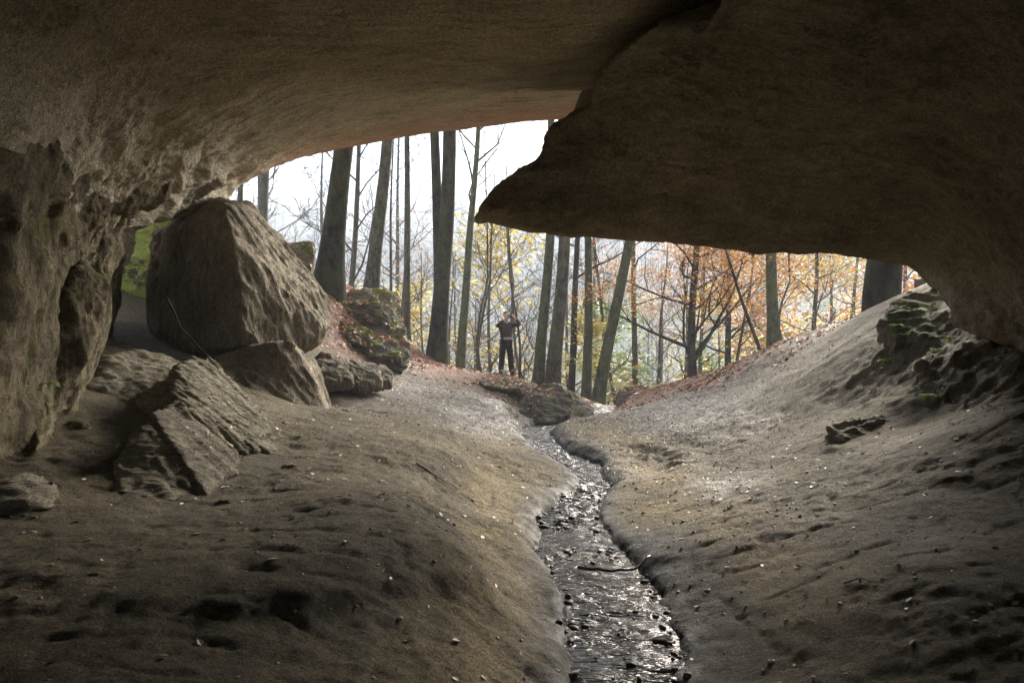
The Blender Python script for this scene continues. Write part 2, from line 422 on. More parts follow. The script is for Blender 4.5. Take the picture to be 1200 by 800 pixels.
def ground_h(x, y):
    x = np.asarray(x, dtype=np.float64); y = np.asarray(y, dtype=np.float64)
    k = (1 - smooth(9.0, 14, np.abs(x))) * (1 - smooth(23.5, 28, y)) * smooth(-7, -3, y)
    z = far_h(x, y)
    m = k > 0
    z[m] = z[m] * (1 - k[m]) + k[m] * tps(x[m], y[m])
    p = np.stack([x, y, x * 0], 1)
    # relief: soft lumps, foot-worn dents, washed-out ledges
    amp = 0.5 + 0.5 * smooth(-1.2, 0.5, z)
    z = z + 0.055 * fbm(p * 0.9, 4) * k + 0.016 * fbm(p * np.array([3.0, 3.0, 1]), 4) * k * amp
    dent = ridged(p * np.array([2.3, 3.1, 1]) + 4, 3)
    z = z - 0.014 * smooth(0.45, 0.85, dent) * k
    # the left floor ends in a crumbled scarp above the stream bank and toward the foreground
    xe = np.interp(y, [4.3, 4.9, 5.4, 6.2, 7.2, 8.2, 9.2, 10.5, 12], [-.55, -.28, -.30, -.62, -.80, -.62, -.48, -.62, -.9])
    ye = np.interp(x, [-3.5, -2.4, -1.4, -.85, -.5, -.2], [3.05, 3.35, 3.62, 3.95, 4.4, 4.9])
    nb = 0.30 * fbm(p * .9 + 8, 3) + 0.05 * fbm(p * 4 + 3, 4)
    sd = np.minimum(xe - x, y - ye) + nb
    amt = (1 - smooth(10, 12.5, y)) * smooth(-3.4, -2.2, x) * k
    sc = (1 - smooth(-.13, .06, sd)) * smooth(-1.0, -.3, sd) * (1 - .6 * smooth(-.9, -1.8, x))
    z = z - (0.10 + 0.03 * fbm(p * 1.0 + 60, 2)) * sc * amt * (1 - .35 * smooth(5.2, 4.4, y))
    crumb = np.exp(-((sd + .10) / .22) ** 2) * amt
    z = z + crumb * (0.018 * fbm(p * 5.5 + 20, 4) + 0.012 * fbm(p * 14, 3))
    # eroded edge right of the stream
    em = np.exp(-((x - 2.2) / 0.6) ** 2 - ((y - 11.2) / 1.8) ** 2) * k
    wv = z + 0.06 * fbm(p * 3.1 + 3, 4)
    st = np.floor(wv / .15) * .15 + .15 * smooth(0.5, 1.0, wv / .15 - np.floor(wv / .15))
    z = z * (1 - 0.8 * em) + 0.8 * em * st
    # fine roughness
    rg_ = 0.55 + 0.9 * smooth(-.2, .5, fbm(p * .8 + 90, 3))
    z = z + (0.018 * fbm(p * 7, 4) + 0.006 * ridged(p * 13, 3) + 0.016 * fbm(p * 3.6 + 44, 3)) * k * rg_
    # rocky shelves at the right
    rm = smooth(4.2, 5.2, x) * (1 - smooth(11, 14, y)) * k
    z = z + 0.10 * fbm(p * np.array([1.6, 2.6, 1]) + 60, 5) * rm
    r2 = smooth(4.2, 5.2, x + .12 * (y - 8) + .8 * fbm(p * .9 + 5, 3)) * (1 - smooth(10.5, 13, y)) * k
    wv = z + 0.30 * fbm(p * np.array([1.3, 1.9, 1]) + 12, 5)
    st = np.floor(wv / .17) * .17 + .17 * smooth(0.35, 1.0, wv / .17 - np.floor(wv / .17))
    z = z + r2 * (.55 * (st - wv) + 0.06 * ridged(p * np.array([2.4, 3.1, 1]) + 9, 4) + 0.05 * fbm(p * 5, 4))
    # the channel
    l, r = stream_edges(y)
    d = np.maximum(np.maximum(l - x, x - r), 0)
    ins = np.minimum(x - l, r - x)
    lim = WZ + 0.02 + 0.62 * d ** .85 + 0.6 * d * d + 0.05 * fbm(p * 5, 4) * smooth(0, .12, d)
    c = (1 - smooth(21.2, 23, y))
    zz = np.where(d > 0, -0.03 * np.logaddexp(-z / 0.03, -lim / 0.03) + 0.012, WZ - 0.10 * smooth(0, .14, ins) + 0.045 * fbm(p * np.array([7, 5, 1]), 4))
    z = z * (1 - c) + c * zz
    return z

def axis(parts):
    out = []
    for a, b, s in parts:
        out += list(np.arange(a, b, s))
    out.append(parts[-1][1])
    return np.array(sorted(set(np.round(out, 4))))
xs = axis([(-300, -60, 12), (-60, -16, 3), (-16, -7, .3), (-7, -3.6, .06), (-3.6, 3.8, .024), (3.8, 8, .05), (8, 16, .3), (16, 60, 3), (60, 300, 12)])
ys = axis([(-70, -10, 8), (-10, 2, .5), (2, 8, .024), (8, 13, .04), (13, 24, .08), (24, 34, .4), (34, 60, 2), (60, 420, 8)])
GX, GY = np.meshgrid(xs, ys)
gx, gy = GX.ravel(), GY.ravel()
gz = ground_h(gx, gy)
nx, ny = len(xs), len(ys)
idx = np.arange(nx * ny).reshape(ny, nx)
gf = np.stack([idx[:-1, :-1].ravel(), idx[:-1, 1:].ravel(), idx[1:, 1:].ravel(), idx[1:, :-1].ravel()], 1)
def fast_mesh(name, v, quads, mat):
    me = bpy.data.meshes.new(name)
    me.vertices.add(len(v)); me.vertices.foreach_set('co', np.asarray(v, dtype=np.float32).ravel())
    nq = len(quads)
    me.loops.add(nq * 4); me.loops.foreach_set('vertex_index', quads.astype(np.int32).ravel())
    me.polygons.add(nq)
    me.polygons.foreach_set('loop_start', np.arange(0, nq * 4, 4, dtype=np.int32))
    me.polygons.foreach_set('loop_total', np.full(nq, 4, dtype=np.int32))
    me.update(calc_edges=True)
    me.shade_smooth()
    me.materials.append(mat)
    o = bpy.data.objects.new(name, me)
    C.objects.link(o)
    return o
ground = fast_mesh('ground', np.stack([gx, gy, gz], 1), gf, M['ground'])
tag(ground, 'brown sandy cave floor and leaf strewn forest slope', 'ground', kind='structure')
gl, gr = stream_edges(gy)
gd = np.maximum(np.maximum(gl - gx, gx - gr), 0)
gn = fbm(np.stack([gx * 1.3, gy * 1.3, gx * 0], 1), 4)
def blob(cx, cy, rx, ry):
    return np.exp(-((gx - cx) / rx) ** 2 - ((gy - cy) / ry) ** 2)
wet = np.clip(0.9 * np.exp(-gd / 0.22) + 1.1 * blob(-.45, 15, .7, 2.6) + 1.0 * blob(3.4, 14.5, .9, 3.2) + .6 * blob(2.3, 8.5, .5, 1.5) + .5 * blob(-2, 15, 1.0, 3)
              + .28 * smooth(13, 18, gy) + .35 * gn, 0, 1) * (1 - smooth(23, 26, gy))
mud = np.clip(np.exp(-np.maximum(gd - 0.05, 0) / 0.13) * (0.85 + gn) * (gy < 22) + 0.8 * np.exp(-((gx - 1.35) / .28) ** 2) * (1 - smooth(6.5, 8.5, gy)) * (0.8 + gn)
              + .5 * np.exp(-((gx + .5) / .35) ** 2) * smooth(4.6, 5.4, gy) * (1 - smooth(7, 9, gy)) * np.clip(.5 + 2 * gn, 0, 1), 0, 1)
sand = np.clip(np.exp(-((gx + .1) / .38) ** 2) + np.exp(-((gx - 1.75) / .5) ** 2) + .3 * gn, 0, 1) * (1 - smooth(12, 18, gy)) * (gy > 0)
lit = np.clip(smooth(17, 21.5, gy + 2.5 * gn + 1.2 * smooth(1, 5, gx) + 2.5 * smooth(-2.2, -4, gx)) * 0.95, 0, 1) * (1 - smooth(30, 60, gy))
faw = smooth(28, 60, gy)
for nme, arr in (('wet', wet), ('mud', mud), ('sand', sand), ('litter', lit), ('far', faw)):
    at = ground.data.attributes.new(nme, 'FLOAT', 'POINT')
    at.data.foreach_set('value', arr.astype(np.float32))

def H(x, y):
    return float(ground_h(np.array([float(x)]), np.array([float(y)]))[0])

# stream: a rippled water surface lying in the channel
def water_mat():
    m, t, b = newmat('stream_water')
    co = node(t, 'ShaderNodeNewGeometry').outputs['Position']
    n1 = noise_n(t, co, 8, 2, 0.5, (.7, 1.9, 1), None, 0.8)
    n2 = noise_n(t, co, 22, 2, 0.5, (.6, 2.0, 1), None, 0.8)
    n3 = noise_n(t, co, 34, 1, 0.5, (1, 1.6, 1))
    b.inputs['Base Color'].default_value = (0.035, 0.03, 0.022, 1)
    b.inputs['Roughness'].default_value = 0.14
    b.inputs['IOR'].default_value = 1.33
    b.inputs['Specular IOR Level'].default_value = 0.6
    bump(t, b, [(n1, 0.9, 0.034), (n2, 1.0, 0.020), (n3, 0.6, 0.003)])
    sx = node(t, 'ShaderNodeSeparateXYZ'); t.links.new(co, sx.inputs[0])
    cal = noise_n(t, co, 1.6, 3, 0.5)
    fy = node(t, 'ShaderNodeMapRange'); fy.inputs[1].default_value = 5.5; fy.inputs[2].default_value = 13.0
    fy.inputs[3].default_value = 0.12; fy.inputs[4].default_value = -0.8
    t.links.new(sx.outputs[1], fy.inputs[0])
    q = math_n(t, 'ADD', math_n(t, 'MULTIPLY', math_n(t, 'SUBTRACT', cal, 0.5), 2.6), fy.outputs[0])
    stg = node(t, 'ShaderNodeMapRange'); stg.inputs[1].default_value = -0.1; stg.inputs[2].default_value = 0.45
    stg.inputs[3].default_value = 1.0; stg.inputs[4].default_value = 0.38
    t.links.new(q, stg.inputs[0])
    for bn in [n_ for n_ in t.nodes if n_.type == 'BUMP']:
        t.links.new(stg.outputs[0], bn.inputs['Strength'])
    return m
wy = axis([(2.0, 10, .02), (10, 22.6, .04)])
wl, wr = stream_edges(wy)
NU = 48
us = np.linspace(-0.08, 1.08, NU)
WX = wl[:, None] + (wr - wl)[:, None] * us[None, :]
WY = np.repeat(wy[:, None], NU, 1)
pw = np.stack([WX.ravel(), WY.ravel(), WX.ravel() * 0], 1)
patch = 0.35 + 1.1 * smooth(-.25, .4, fbm(pw * np.array([1.8, 1.1, 1]) + 13, 3) + .35 * smooth(8, 12, pw[:, 1]))
wz = WZ + 0.008 * fbm(pw * np.array([3, 5, 1]), 2) + 0.021 * patch * fbm(pw * np.array([8, 15, 1]) + 5, 2)
wi = np.arange(len(wy) * NU).reshape(len(wy), NU)
wf = np.stack([wi[:-1, :-1].ravel(), wi[:-1, 1:].ravel(), wi[1:, 1:].ravel(), wi[1:, :-1].ravel()], 1)
stream = fast_mesh('stream', np.stack([pw[:, 0], pw[:, 1], wz], 1), wf, water_mat())
tag(stream, 'shallow rippled stream running out through the cave mouth', 'stream', kind='structure')

# ---------------------------------------------------------------- the cave roof, walls and overhang (lofted rock)
def catmull(A, n, axis_):
    """resample the control grid along an axis with Catmull-Rom, n steps per span"""
    A = np.moveaxis(A, axis_, 0)
    m = len(A)
    Q = np.concatenate([2 * A[:1] - A[1:2], A, 2 * A[-1:] - A[-2:-1]])
    out = []
    for i in range(m - 1):
        p0, p1, p2, p3 = Q[i], Q[i+1], Q[i+2], Q[i+3]
        k = n[i] if isinstance(n, (list, tuple)) else n
        for j in range(k):
            t = j / k
            out.append(0.5 * ((2 * p1) + (-p0 + p2) * t + (2 * p0 - 5 * p1 + 4 * p2 - p3) * t * t + (-p0 + 3 * p1 - 3 * p2 + p3) * t ** 3))
    out.append(A[-1])
    return np.moveaxis(np.array(out), 0, axis_)
def grid_normals(G):
    du = np.gradient(G, axis=1)
    dv = np.gradient(G, axis=0)
    n = np.cross(du, dv)
    return n / (np.linalg.norm(n, axis=2, keepdims=True) + 1e-9)
def loft(name, G, mat, disp):
    Nn = grid_normals(G)
    shp = G.shape
    d = disp(G.reshape(-1, 3)).reshape(shp[0], shp[1], 1)
    G = G + Nn * d
    v = G.reshape(-1, 3)
    ii = np.arange(shp[0] * shp[1]).reshape(shp[0], shp[1])
    q = np.stack([ii[:-1, :-1].ravel(), ii[:-1, 1:].ravel(), ii[1:, 1:].ravel(), ii[1:, :-1].ravel()], 1)
    return fast_mesh(name, v, q, mat)
W_ = lambda x, y, z: (x, y, z)
roof = [
    # rear of the cave, behind the photographer
    [W_(7, -7, 3.2), W_(2, -7, 2.6), W_(.5, -7, 2.7), W_(-1, -7, 2.6), W_(-2.5, -7, 2.2), W_(-3.6, -7, 1.5), W_(-4.3, -7, .6), W_(-4.6, -7, -.4), W_(-4.6, -7, -1.9)],
    [W_(7, 0, 3.6), W_(2.2, 0, 3.1), W_(.5, 0, 3.2), W_(-1, 0, 3.1), W_(-2.3, 0, 2.6), W_(-3.2, 0, 1.9), W_(-3.8, 0, 1.0), W_(-4.1, 0, -.1), W_(-4.2, 0, -1.9)],
    [W_(7, 6.2, 3.7), P(700, -60, 5.6), P(500, -60, 5.6), P(330, -45, 5.7), P(200, 0, 6.1), P(90, 90, 5.9), P(25, 210, 5.8), P(-10, 330, 5.7), W_(-3.9, 5.6, -1.7)],
    [W_(7, 9.5, 3.8), P(690, 60, 7.9), P(510, 70, 7.9), P(370, 85, 7.9), P(262, 125, 8.0), P(180, 165, 7.9), P(112, 225, 7.7), P(72, 310, 7.6), P(64, 470, 7.7)],
    [W_(7, 11.5, 3.8), P(700, 108, 11.6), P(520, 120, 11.6), P(385, 138, 11.5), P(290, 167, 11.1), P(218, 205, 10.2), P(150, 240, 9.5), P(106, 310, 9.1), P(92, 440, 9.1)],
    [W_(7, 14.2, 3.9), P(760, 132, 15.6), P(640, 139, 15.9), P(520, 152, 16.0), P(400, 171, 15.6), P(312, 196, 14.8), P(243, 238, 13.2), P(168, 243, 11.4), P(112, 420, 10.4)],
    # outside, rising over the mouth
    [W_(7, 14.9, 6), W_(2.5, 16.2, 5.9), W_(.6, 16.6, 5.9), W_(-1.3, 16.7, 5.9), W_(-3.2, 16.4, 5.6), W_(-4.8, 15.2, 4.7), W_(-5.8, 13.6, 3.7), W_(-6.2, 11.9, 3.5), W_(-6.5, 10.9, -.8)],
    [W_(7, 14, 10), W_(2.5, 14.8, 9.5), W_(.6, 15, 9.4), W_(-1.3, 15, 9.2), W_(-3.4, 14.4, 8.8), W_(-5.4, 14.2, 8), W_(-7.0, 12.8, 7), W_(-8.4, 11.2, 6), W_(-9.5, 10.6, -1)],
    [W_(7, -7, 10), W_(2.5, -7, 9.8), W_(.6, -7, 9.7), W_(-1.3, -7, 9.5), W_(-3.4, -7, 9), W_(-5.4, -7, 8), W_(-7.5, -7, 7), W_(-9.5, -7, 5), W_(-11, -7, -1)],
]
G = np.array(roof, dtype=np.float64)
G = catmull(G, [18, 26, 80, 76, 64, 22, 10, 8], 0)
G = catmull(G, [8, 46, 46, 50, 56, 60, 60, 50], 1)
def roof_disp(p):
    leftness = smooth(-2.6, -4.6, p[:, 0] + 0.25 * (p[:, 1] - 9) * -1.0 * 0 + 0.0) * smooth(3.6, 2.2, p[:, 2])
    lipd = 1 - smooth(11.5, 13.6, p[:, 1])
    d = 0.10 * fbm(p * 0.7, 4) * (0.35 + 0.65 * lipd) + 0.035 * fbm(p * np.array([1.8, 4, 4]), 4)
    d = d + leftness * (0.16 * ridged(p * np.array([1.9, 1.3, 0.75]) + 5, 4) + 0.12 * fbm(p * 2.2 + 2, 5))
    return d + 0.018 * ridged(p * 5, 3) + 0.008 * fbm(p * 24, 2)
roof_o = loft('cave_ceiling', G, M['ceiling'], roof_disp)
tag(roof_o, 'smooth tan sandstone roof sweeping down to the left cave wall', 'cave roof', kind='structure')
co = np.empty(len(roof_o.data.vertices) * 3, dtype=np.float32)
roof_o.data.vertices.foreach_get('co', co)
co = co.reshape(-1, 3).astype(np.float64)
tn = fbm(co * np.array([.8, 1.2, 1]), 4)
rim_glow = smooth(11.8, 15.2, co[:, 1] + 1.6 * tn) * smooth(-6.0, -4.0, co[:, 0]) * (0.75 + .6 * tn)  # warm light reflected off the leaves, painted into the stone near the lip
at = roof_o.data.attributes.new('rim_glow', 'FLOAT', 'POINT')
at.data.foreach_set('value', np.clip(rim_glow, 0, 1).astype(np.float32))
# wall material on the left, lower part of the loft
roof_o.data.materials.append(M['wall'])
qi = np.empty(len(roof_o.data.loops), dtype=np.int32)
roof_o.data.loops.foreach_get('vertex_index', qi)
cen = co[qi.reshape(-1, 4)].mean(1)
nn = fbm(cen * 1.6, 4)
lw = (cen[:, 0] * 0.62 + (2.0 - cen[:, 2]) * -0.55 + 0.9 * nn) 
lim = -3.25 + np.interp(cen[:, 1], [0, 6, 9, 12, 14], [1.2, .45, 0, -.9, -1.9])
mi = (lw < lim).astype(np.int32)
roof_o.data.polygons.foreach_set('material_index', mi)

over = [
    [W_(2.3, 11.0, 5.4), P(640, 190, 11.0), P(600, 222, 10.2), P(640, 200, 10.9), P(760, 185, 11.4), P(900, 180, 12), P(1050, 190, 12.6), P(1110, 220, 12.6), P(1190, 260, 12.6), P(1300, 300, 12), W_(8.5, 9, -1)],
    [W_(2.3, 10.6, 5.4), P(640, 205, 10.3), P(564, 242, 9.0), P(604, 265, 9.1), P(740, 279, 9.5), P(900, 291, 10), P(1046, 306, 10.4), P(1090, 331, 10.1), P(1133, 374, 9.4), P(1215, 405, 8.6), W_(5.8, 7.4, -1.4)],
    [W_(2.3, 10.4, 5.4), P(670, 180, 10.2), P(600, 203, 8.7), P(680, 215, 8.6), P(780, 222, 8.8), P(920, 232, 9), P(1060, 252, 9), P(1122, 292, 8.8), P(1175, 352, 8.4), P(1250, 425, 7.6), W_(5.6, 6.6, -1.5)],
    [W_(2.3, 10.3, 5.4), P(680, 168, 10.1), P(630, 184, 8.6), P(700, 190, 8.4), P(800, 197, 8.45), P(935, 207, 8.5), P(1070, 226, 8.4), P(1141, 271, 8.2), P(1205, 341, 7.8), P(1280, 437, 7), W_(5.45, 6.1, -1.55)],
    [W_(2.3, 10.2, 5.4), P(690, 150, 10.0), P(643, 151, 8.5), P(720, 165, 8.2), P(820, 172, 8.1), P(950, 182, 8), P(1080, 200, 7.8), P(1160, 250, 7.6), P(1235, 330, 7.2), P(1310, 450, 6.5), W_(5.3, 5.6, -1.6)],
    [W_(2.3, 10.0, 5.4), P(720, 130, 9.9), P(664, 136, 8.3), P(742, 140, 7.9), P(835, 143, 7.7), P(960, 148, 7.5), P(1090, 165, 7.3), P(1190, 215, 7), P(1278, 305, 6.6), P(1355, 450, 6), W_(5.15, 5.2, -1.65)],
    [W_(2.3, 9.8, 5.4), P(750, 100, 9.7), P(692, 122, 8.0), P(765, 115, 7.6), P(850, 115, 7.3), P(970, 115, 7), P(1100, 130, 6.8), P(1220, 180, 6.4), P(1320, 280, 6), P(1400, 450, 5.5), W_(5, 4.8, -1.7)],
    [W_(2.3, 9.5, 5.4), P(765, 75, 9.5), P(700, 98, 7.7), P(778, 88, 7.3), P(865, 82, 6.9), P(985, 78, 6.5), P(1125, 85, 6.2), P(1265, 140, 5.75), P(1385, 255, 5.45), P(1480, 450, 5.05), W_(4.95, 4.5, -1.72)],
    [W_(1.5, 9.2, 5.4), P(780, 50, 9.2), P(712, 76, 7.4), P(790, 60, 7.0), P(880, 50, 6.5), P(1000, 40, 6), P(1150, 40, 5.6), P(1310, 100, 5.1), P(1450, 230, 4.9), P(1560, 450, 4.6), W_(4.9, 4.2, -1.75)],
    [W_(1.7, 8.6, 5.4), P(840, 0, 8.4), P(762, 34, 6.5), P(845, 10, 6), P(935, -10, 5.5), P(1065, -40, 5), P(1250, -60, 4.5), P(1500, 0, 4.1), P(1700, 200, 3.9), P(1750, 450, 3.8), W_(4.8, 3.6, -1.8)],
    [W_(2.0, 7.6, 5.4), P(940, -70, 7.2), P(850, -5, 5.4), P(935, -40, 5), P(1030, -80, 4.6), P(1170, -120, 4.2), P(1400, -140, 3.7), P(1700, -60, 3.4), P(1900, 150, 3.2), P(2000, 500, 3.0), W_(4.7, 3, -1.85)],
    [W_(1.6, 1, 5), W_(1.5, 1, 4), W_(1.1, 1, 2.9), W_(1.6, 1, 2.6), W_(2.2, 1, 2.5), W_(2.8, 1, 2.4), W_(3.4, 1, 2.2), W_(4, 1, 1.6), W_(4.4, 1, .6), W_(4.5, 1, -.5), W_(4.6, 1, -1.9)],
    [W_(1.8, -7, 5), W_(1.7, -7, 4), W_(1.1, -7, 2.7), W_(1.6, -7, 2.5), W_(2.2, -7, 2.3), W_(2.8, -7, 2.1), W_(3.4, -7, 1.8), W_(4, -7, 1.2), W_(4.4, -7, .3), W_(4.5, -7, -.6), W_(4.6, -7, -1.9)],
]
G = np.array(over, dtype=np.float64)
# carry the outside of the overhang up and round so that it is a solid mass
top0 = G[0].copy(); top0[:, 2] = np.linspace(6.5, 4, 11); top0[:, 1] = 12.5; top0[:, 0] = np.linspace(1.4, 9.5, 11)
top1 = top0.copy(); top1[:, 2] = np.linspace(9.6, 4.5, 11); top1[:, 1] = 11; top1[:, 0] = np.linspace(2, 11, 11)
G = np.concatenate([top1[None], top0[None], G])
G = catmull(G, [6, 14, 30, 34, 24, 24, 24, 24, 24, 24, 36, 36, 30, 12], 0)
G = catmull(G, [6, 30, 46, 50, 52, 52, 36, 34, 34, 24], 1)
def over_disp(p):
    d = 0.10 * fbm(p * 0.9 + 40, 4) + 0.045 * ridged(p * 1.7 + 3, 4) + 0.02 * ridged(p * 5, 3) + 0.008 * fbm(p * 24, 2)
    d = d + 0.10 * ridged(p * np.array([2, 2, 3.0]), 4) * smooth(1.0, -.5, p[:, 2])
    return d
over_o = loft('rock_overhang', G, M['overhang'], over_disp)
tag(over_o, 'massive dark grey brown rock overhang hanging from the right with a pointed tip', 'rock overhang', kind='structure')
# unseen rock blocks added behind the camera, gap sized to limit rear light
REAR_BLOCKERS = [
    ((-6, -7.4, -3), (-6, -7.4, 5), (-3.1, -7.2, 5), (-2.9, -7.1, -3)),
    ((3.3, -7.2, -3), (3.2, -7.2, 5), (7.5, -7.4, 5), (7.5, -7.4, -3)),
]

# ---------------------------------------------------------------- boulders and ledges
def rock_mesh(hulls, voxel, disp):
    bm = bmesh.new()
    for h in hulls:
        vs = [bm.verts.new(p) for p in h]
        r = bmesh.ops.convex_hull(bm, input=vs)
        kill = [e for e in (set(r['geom_interior']) | set(r['geom_unused'])) if isinstance(e, bmesh.types.BMVert)]
        bmesh.ops.delete(bm, geom=kill, context='VERTS')
    bmesh.ops.recalc_face_normals(bm, faces=bm.faces)
    me = bpy.data.meshes.new('tmp')
    bm.to_mesh(me); bm.free()
    o = bpy.data.objects.new('tmp', me)
    C.objects.link(o)
    md = o.modifiers.new('r', 'REMESH'); md.mode = 'VOXEL'; md.voxel_size = voxel; md.adaptivity = 0
    sm = o.modifiers.new('s', 'SMOOTH'); sm.iterations = 2; sm.factor = 0.5
    dg = bpy.context.evaluated_depsgraph_get()
    ev = o.evaluated_get(dg)
    m2 = bpy.data.meshes.new_from_object(ev)
    bpy.data.objects.remove(o)
    n = len(m2.vertices)
    co = np.empty(n * 3, dtype=np.float32); m2.vertices.foreach_get('co', co); co = co.reshape(-1, 3).astype(np.float64)
    no = np.empty(n * 3, dtype=np.float32); m2.vertices.foreach_get('normal', no); no = no.reshape(-1, 3)
    co = co + no * disp(co)[:, None]
    return m2, co
def rock(name, hulls, mat, label, cat, voxel=0.05, disp=None, group=None, sink=0.0):
    if sink:
        hulls = [list(h) + [(q[0], q[1] + .3 * sink, q[2] - sink) for q in h] for h in hulls]
    if disp is None:
        disp = lambda p: rock_disp(p)
    me, co = rock_mesh(hulls, voxel, disp)
    base = np.array([co[:, 0].mean(), co[:, 1].mean(), co[:, 2].min()])
    me.vertices.foreach_set('co', (co - base).astype(np.float32).ravel())
    me.update(); me.shade_smooth(); me.name = name
    me.materials.clear(); me.materials.append(mat)
    o = bpy.data.objects.new(name, me)
    C.objects.link(o)
    o.location = base
    tag(o, label, cat, group)
    return o
def rock_disp(p, a=0.07, s=1.6, strata=None, sk=0.03, ss=8.0):
    d = a * fbm(p * s, 5) + a * 0.55 * ridged(p * s * 1.7 + 7, 4) + 0.006 * fbm(p * 30, 2)
    if strata is not None:
        q = p @ np.array(strata) * ss + 1.3 * fbm(p * 1.1, 3)
        d = d + sk * (np.abs(((q) % 1.0) - 0.5) * 2 - 0.5) + sk * 0.8 * vnoise(np.stack([np.floor(q), np.floor(q) * 3.3, p[:, 0] * 1.5], 1))
    return d

def aniso_disp(p, d, a=.08, sa=.55, sp=2.6):
    d = np.array(d, dtype=np.float64); d /= np.linalg.norm(d)
    e = np.cross(d, (0, 1, 0)); e /= np.linalg.norm(e); g = np.cross(d, e)
    q = np.stack([p @ d * sa, p @ e * sp, p @ g * sp], 1)
    return a * 1.1 * fbm(q, 5) + a * .7 * ridged(q * 1.9 + 4, 4) + a * .8 * fbm(p * .9 + 9, 3) + .012 * ridged(p * 7, 3) + .006 * fbm(p * 30, 2)
BO = rock('boulder', [
    [P(172, 415, 11.9), P(174, 330, 11.9), P(182, 275, 12.1), P(205, 250, 12.3), P(238, 234, 12.4), P(262, 246, 11.4), P(276, 300, 11.05), P(284, 352, 10.95), P(284, 405, 11.0), P(190, 418, 11.5),
     P(290, 236, 12.7), P(318, 270, 12.9), P(345, 302, 13.1), P(372, 330, 13.3), P(388, 352, 13.2), P(387, 382, 12.9), P(368, 402, 12.6), P(330, 408, 11.8),
     P(215, 330, 15), P(245, 270, 14.6), P(290, 262, 14.6), P(350, 340, 15), P(340, 410, 15), P(210, 430, 15)],
    [P(286, 236, 12.6), P(296, 246, 12.8), P(270, 262, 12.0), P(262, 250, 12.6), P(300, 290, 13.2)],
], M['boulder'], 'huge angular grey boulder propped against the cave roof on the left', 'boulder', 0.04,
    lambda p: aniso_disp(p, (.6, .25, -.76), .085))
rock('boulder', [
    [P(250, 418, 10.9), P(300, 405, 11.0), P(342, 402, 11.2), P(362, 432, 11.2), P(376, 465, 11.0), P(386, 488, 10.9), P(340, 485, 10.5), P(300, 478, 10.3), P(262, 450, 10.4),
     P(250, 430, 12), P(370, 430, 12.6), P(385, 470, 12.4)],
], M['boulder'], 'low pale streaked rock wedged under the right foot of the huge boulder', 'boulder', 0.035,
    lambda p: aniso_disp(p, (.55, 0, -.83), .06), sink=.3)
for (hx, lab) in (
    ([P(352, 428, 13.6), P(376, 412, 13.9), P(402, 424, 13.8), P(412, 446, 13.3), P(372, 448, 13.0), P(360, 440, 14.6), P(405, 430, 14.8)], 'small grey rock at the right edge of the pale streaked rock'),
    ([P(400, 432, 14.2), P(412, 420, 14.6), P(432, 430, 14.6), P(446, 446, 14.2), P(415, 450, 13.8), P(440, 430, 15.2)], 'middle one of three small grey rocks beside the path to the cave mouth'),
    ([P(432, 436, 14.9), P(444, 428, 15.2), P(458, 440, 15.0), P(456, 447, 14.7), P(438, 447, 14.6), P(450, 432, 15.6)], 'smallest rock at the path edge below the mossy outcrop'),
):
    rock('rock', [hx], M['boulder'], lab, 'rock', 0.03, lambda p: rock_disp(p, 0.10, 2.4, (.4, 0, 1), .02, 6), 'small rocks beside the left path', sink=.12)
# layered slabs, dipping down to the right
rnd = random.Random(3)
def slab_layer(a, b, c, d, th, ov=0.0):
    """a flat slab: four top corners plus thickness below along its normal"""
    a, b, c, d = [Vector(q) for q in (a, b, c, d)]
    n = (b - a).cross(d - a).normalized()
    if n.z < 0: n = -n
    return [tuple(q) for q in (a, b, c, d)] + [tuple(q - n * th) for q in (a, b, c, d)]
Q = lambda a, b, c: P(a, b, c * .975)
layers = []
def stack(A, B, n, th, seed, jit=.10):
    rs = random.Random(seed); out = []
    for k in range(n):
        t = k / (n - 1)
        q = [Vector(A[i]).lerp(Vector(B[i]), t) for i in range(4)]
        dip = (q[1] - q[0]).normalized(); st = (q[3] - q[0]).normalized()
        c = [q[0] + dip * rs.uniform(-jit, jit * 2.2), q[1] + dip * rs.uniform(-jit * 2, jit), q[2] + dip * rs.uniform(-jit * 2, jit), q[3] + dip * rs.uniform(-jit, jit)]
        m1 = c[0].lerp(c[1], rs.uniform(.3, .7)) - st * rs.uniform(-.05, .07)
        n_ = (c[1] - c[0]).cross(c[3] - c[0]).normalized()
        if n_.z < 0: n_ = -n_
        top = c + [m1]
        out.append([tuple(v_ + n_ * rs.uniform(-.015, .015)) for v_ in top] + [tuple(v_ - n_ * th) for v_ in top])
    return out
layers += stack((Q(205, 432, 8.4), Q(322, 522, 8.0), Q(335, 505, 9.2), Q(250, 420, 10.0)), (Q(206, 474, 7.5), Q(276, 550, 7.1), Q(310, 532, 8.4), Q(228, 452, 9.0)), 9, .10, 4)
layers.append([Q(205, 440, 8.3), Q(320, 532, 8.0), Q(250, 560, 7.4), Q(200, 500, 8.0), Q(190, 560, 7.6), Q(200, 470, 9), Q(300, 560, 9.0), Q(150, 470, 8.5)])
rock('rock_slab', layers, M['slab'], 'stack of thin layered rock sheets dipping right below the huge boulder', 'rock slab', 0.022,
     lambda p: aniso_disp(p, (1.3, -.25, -.72), .055, .35, 3.6))
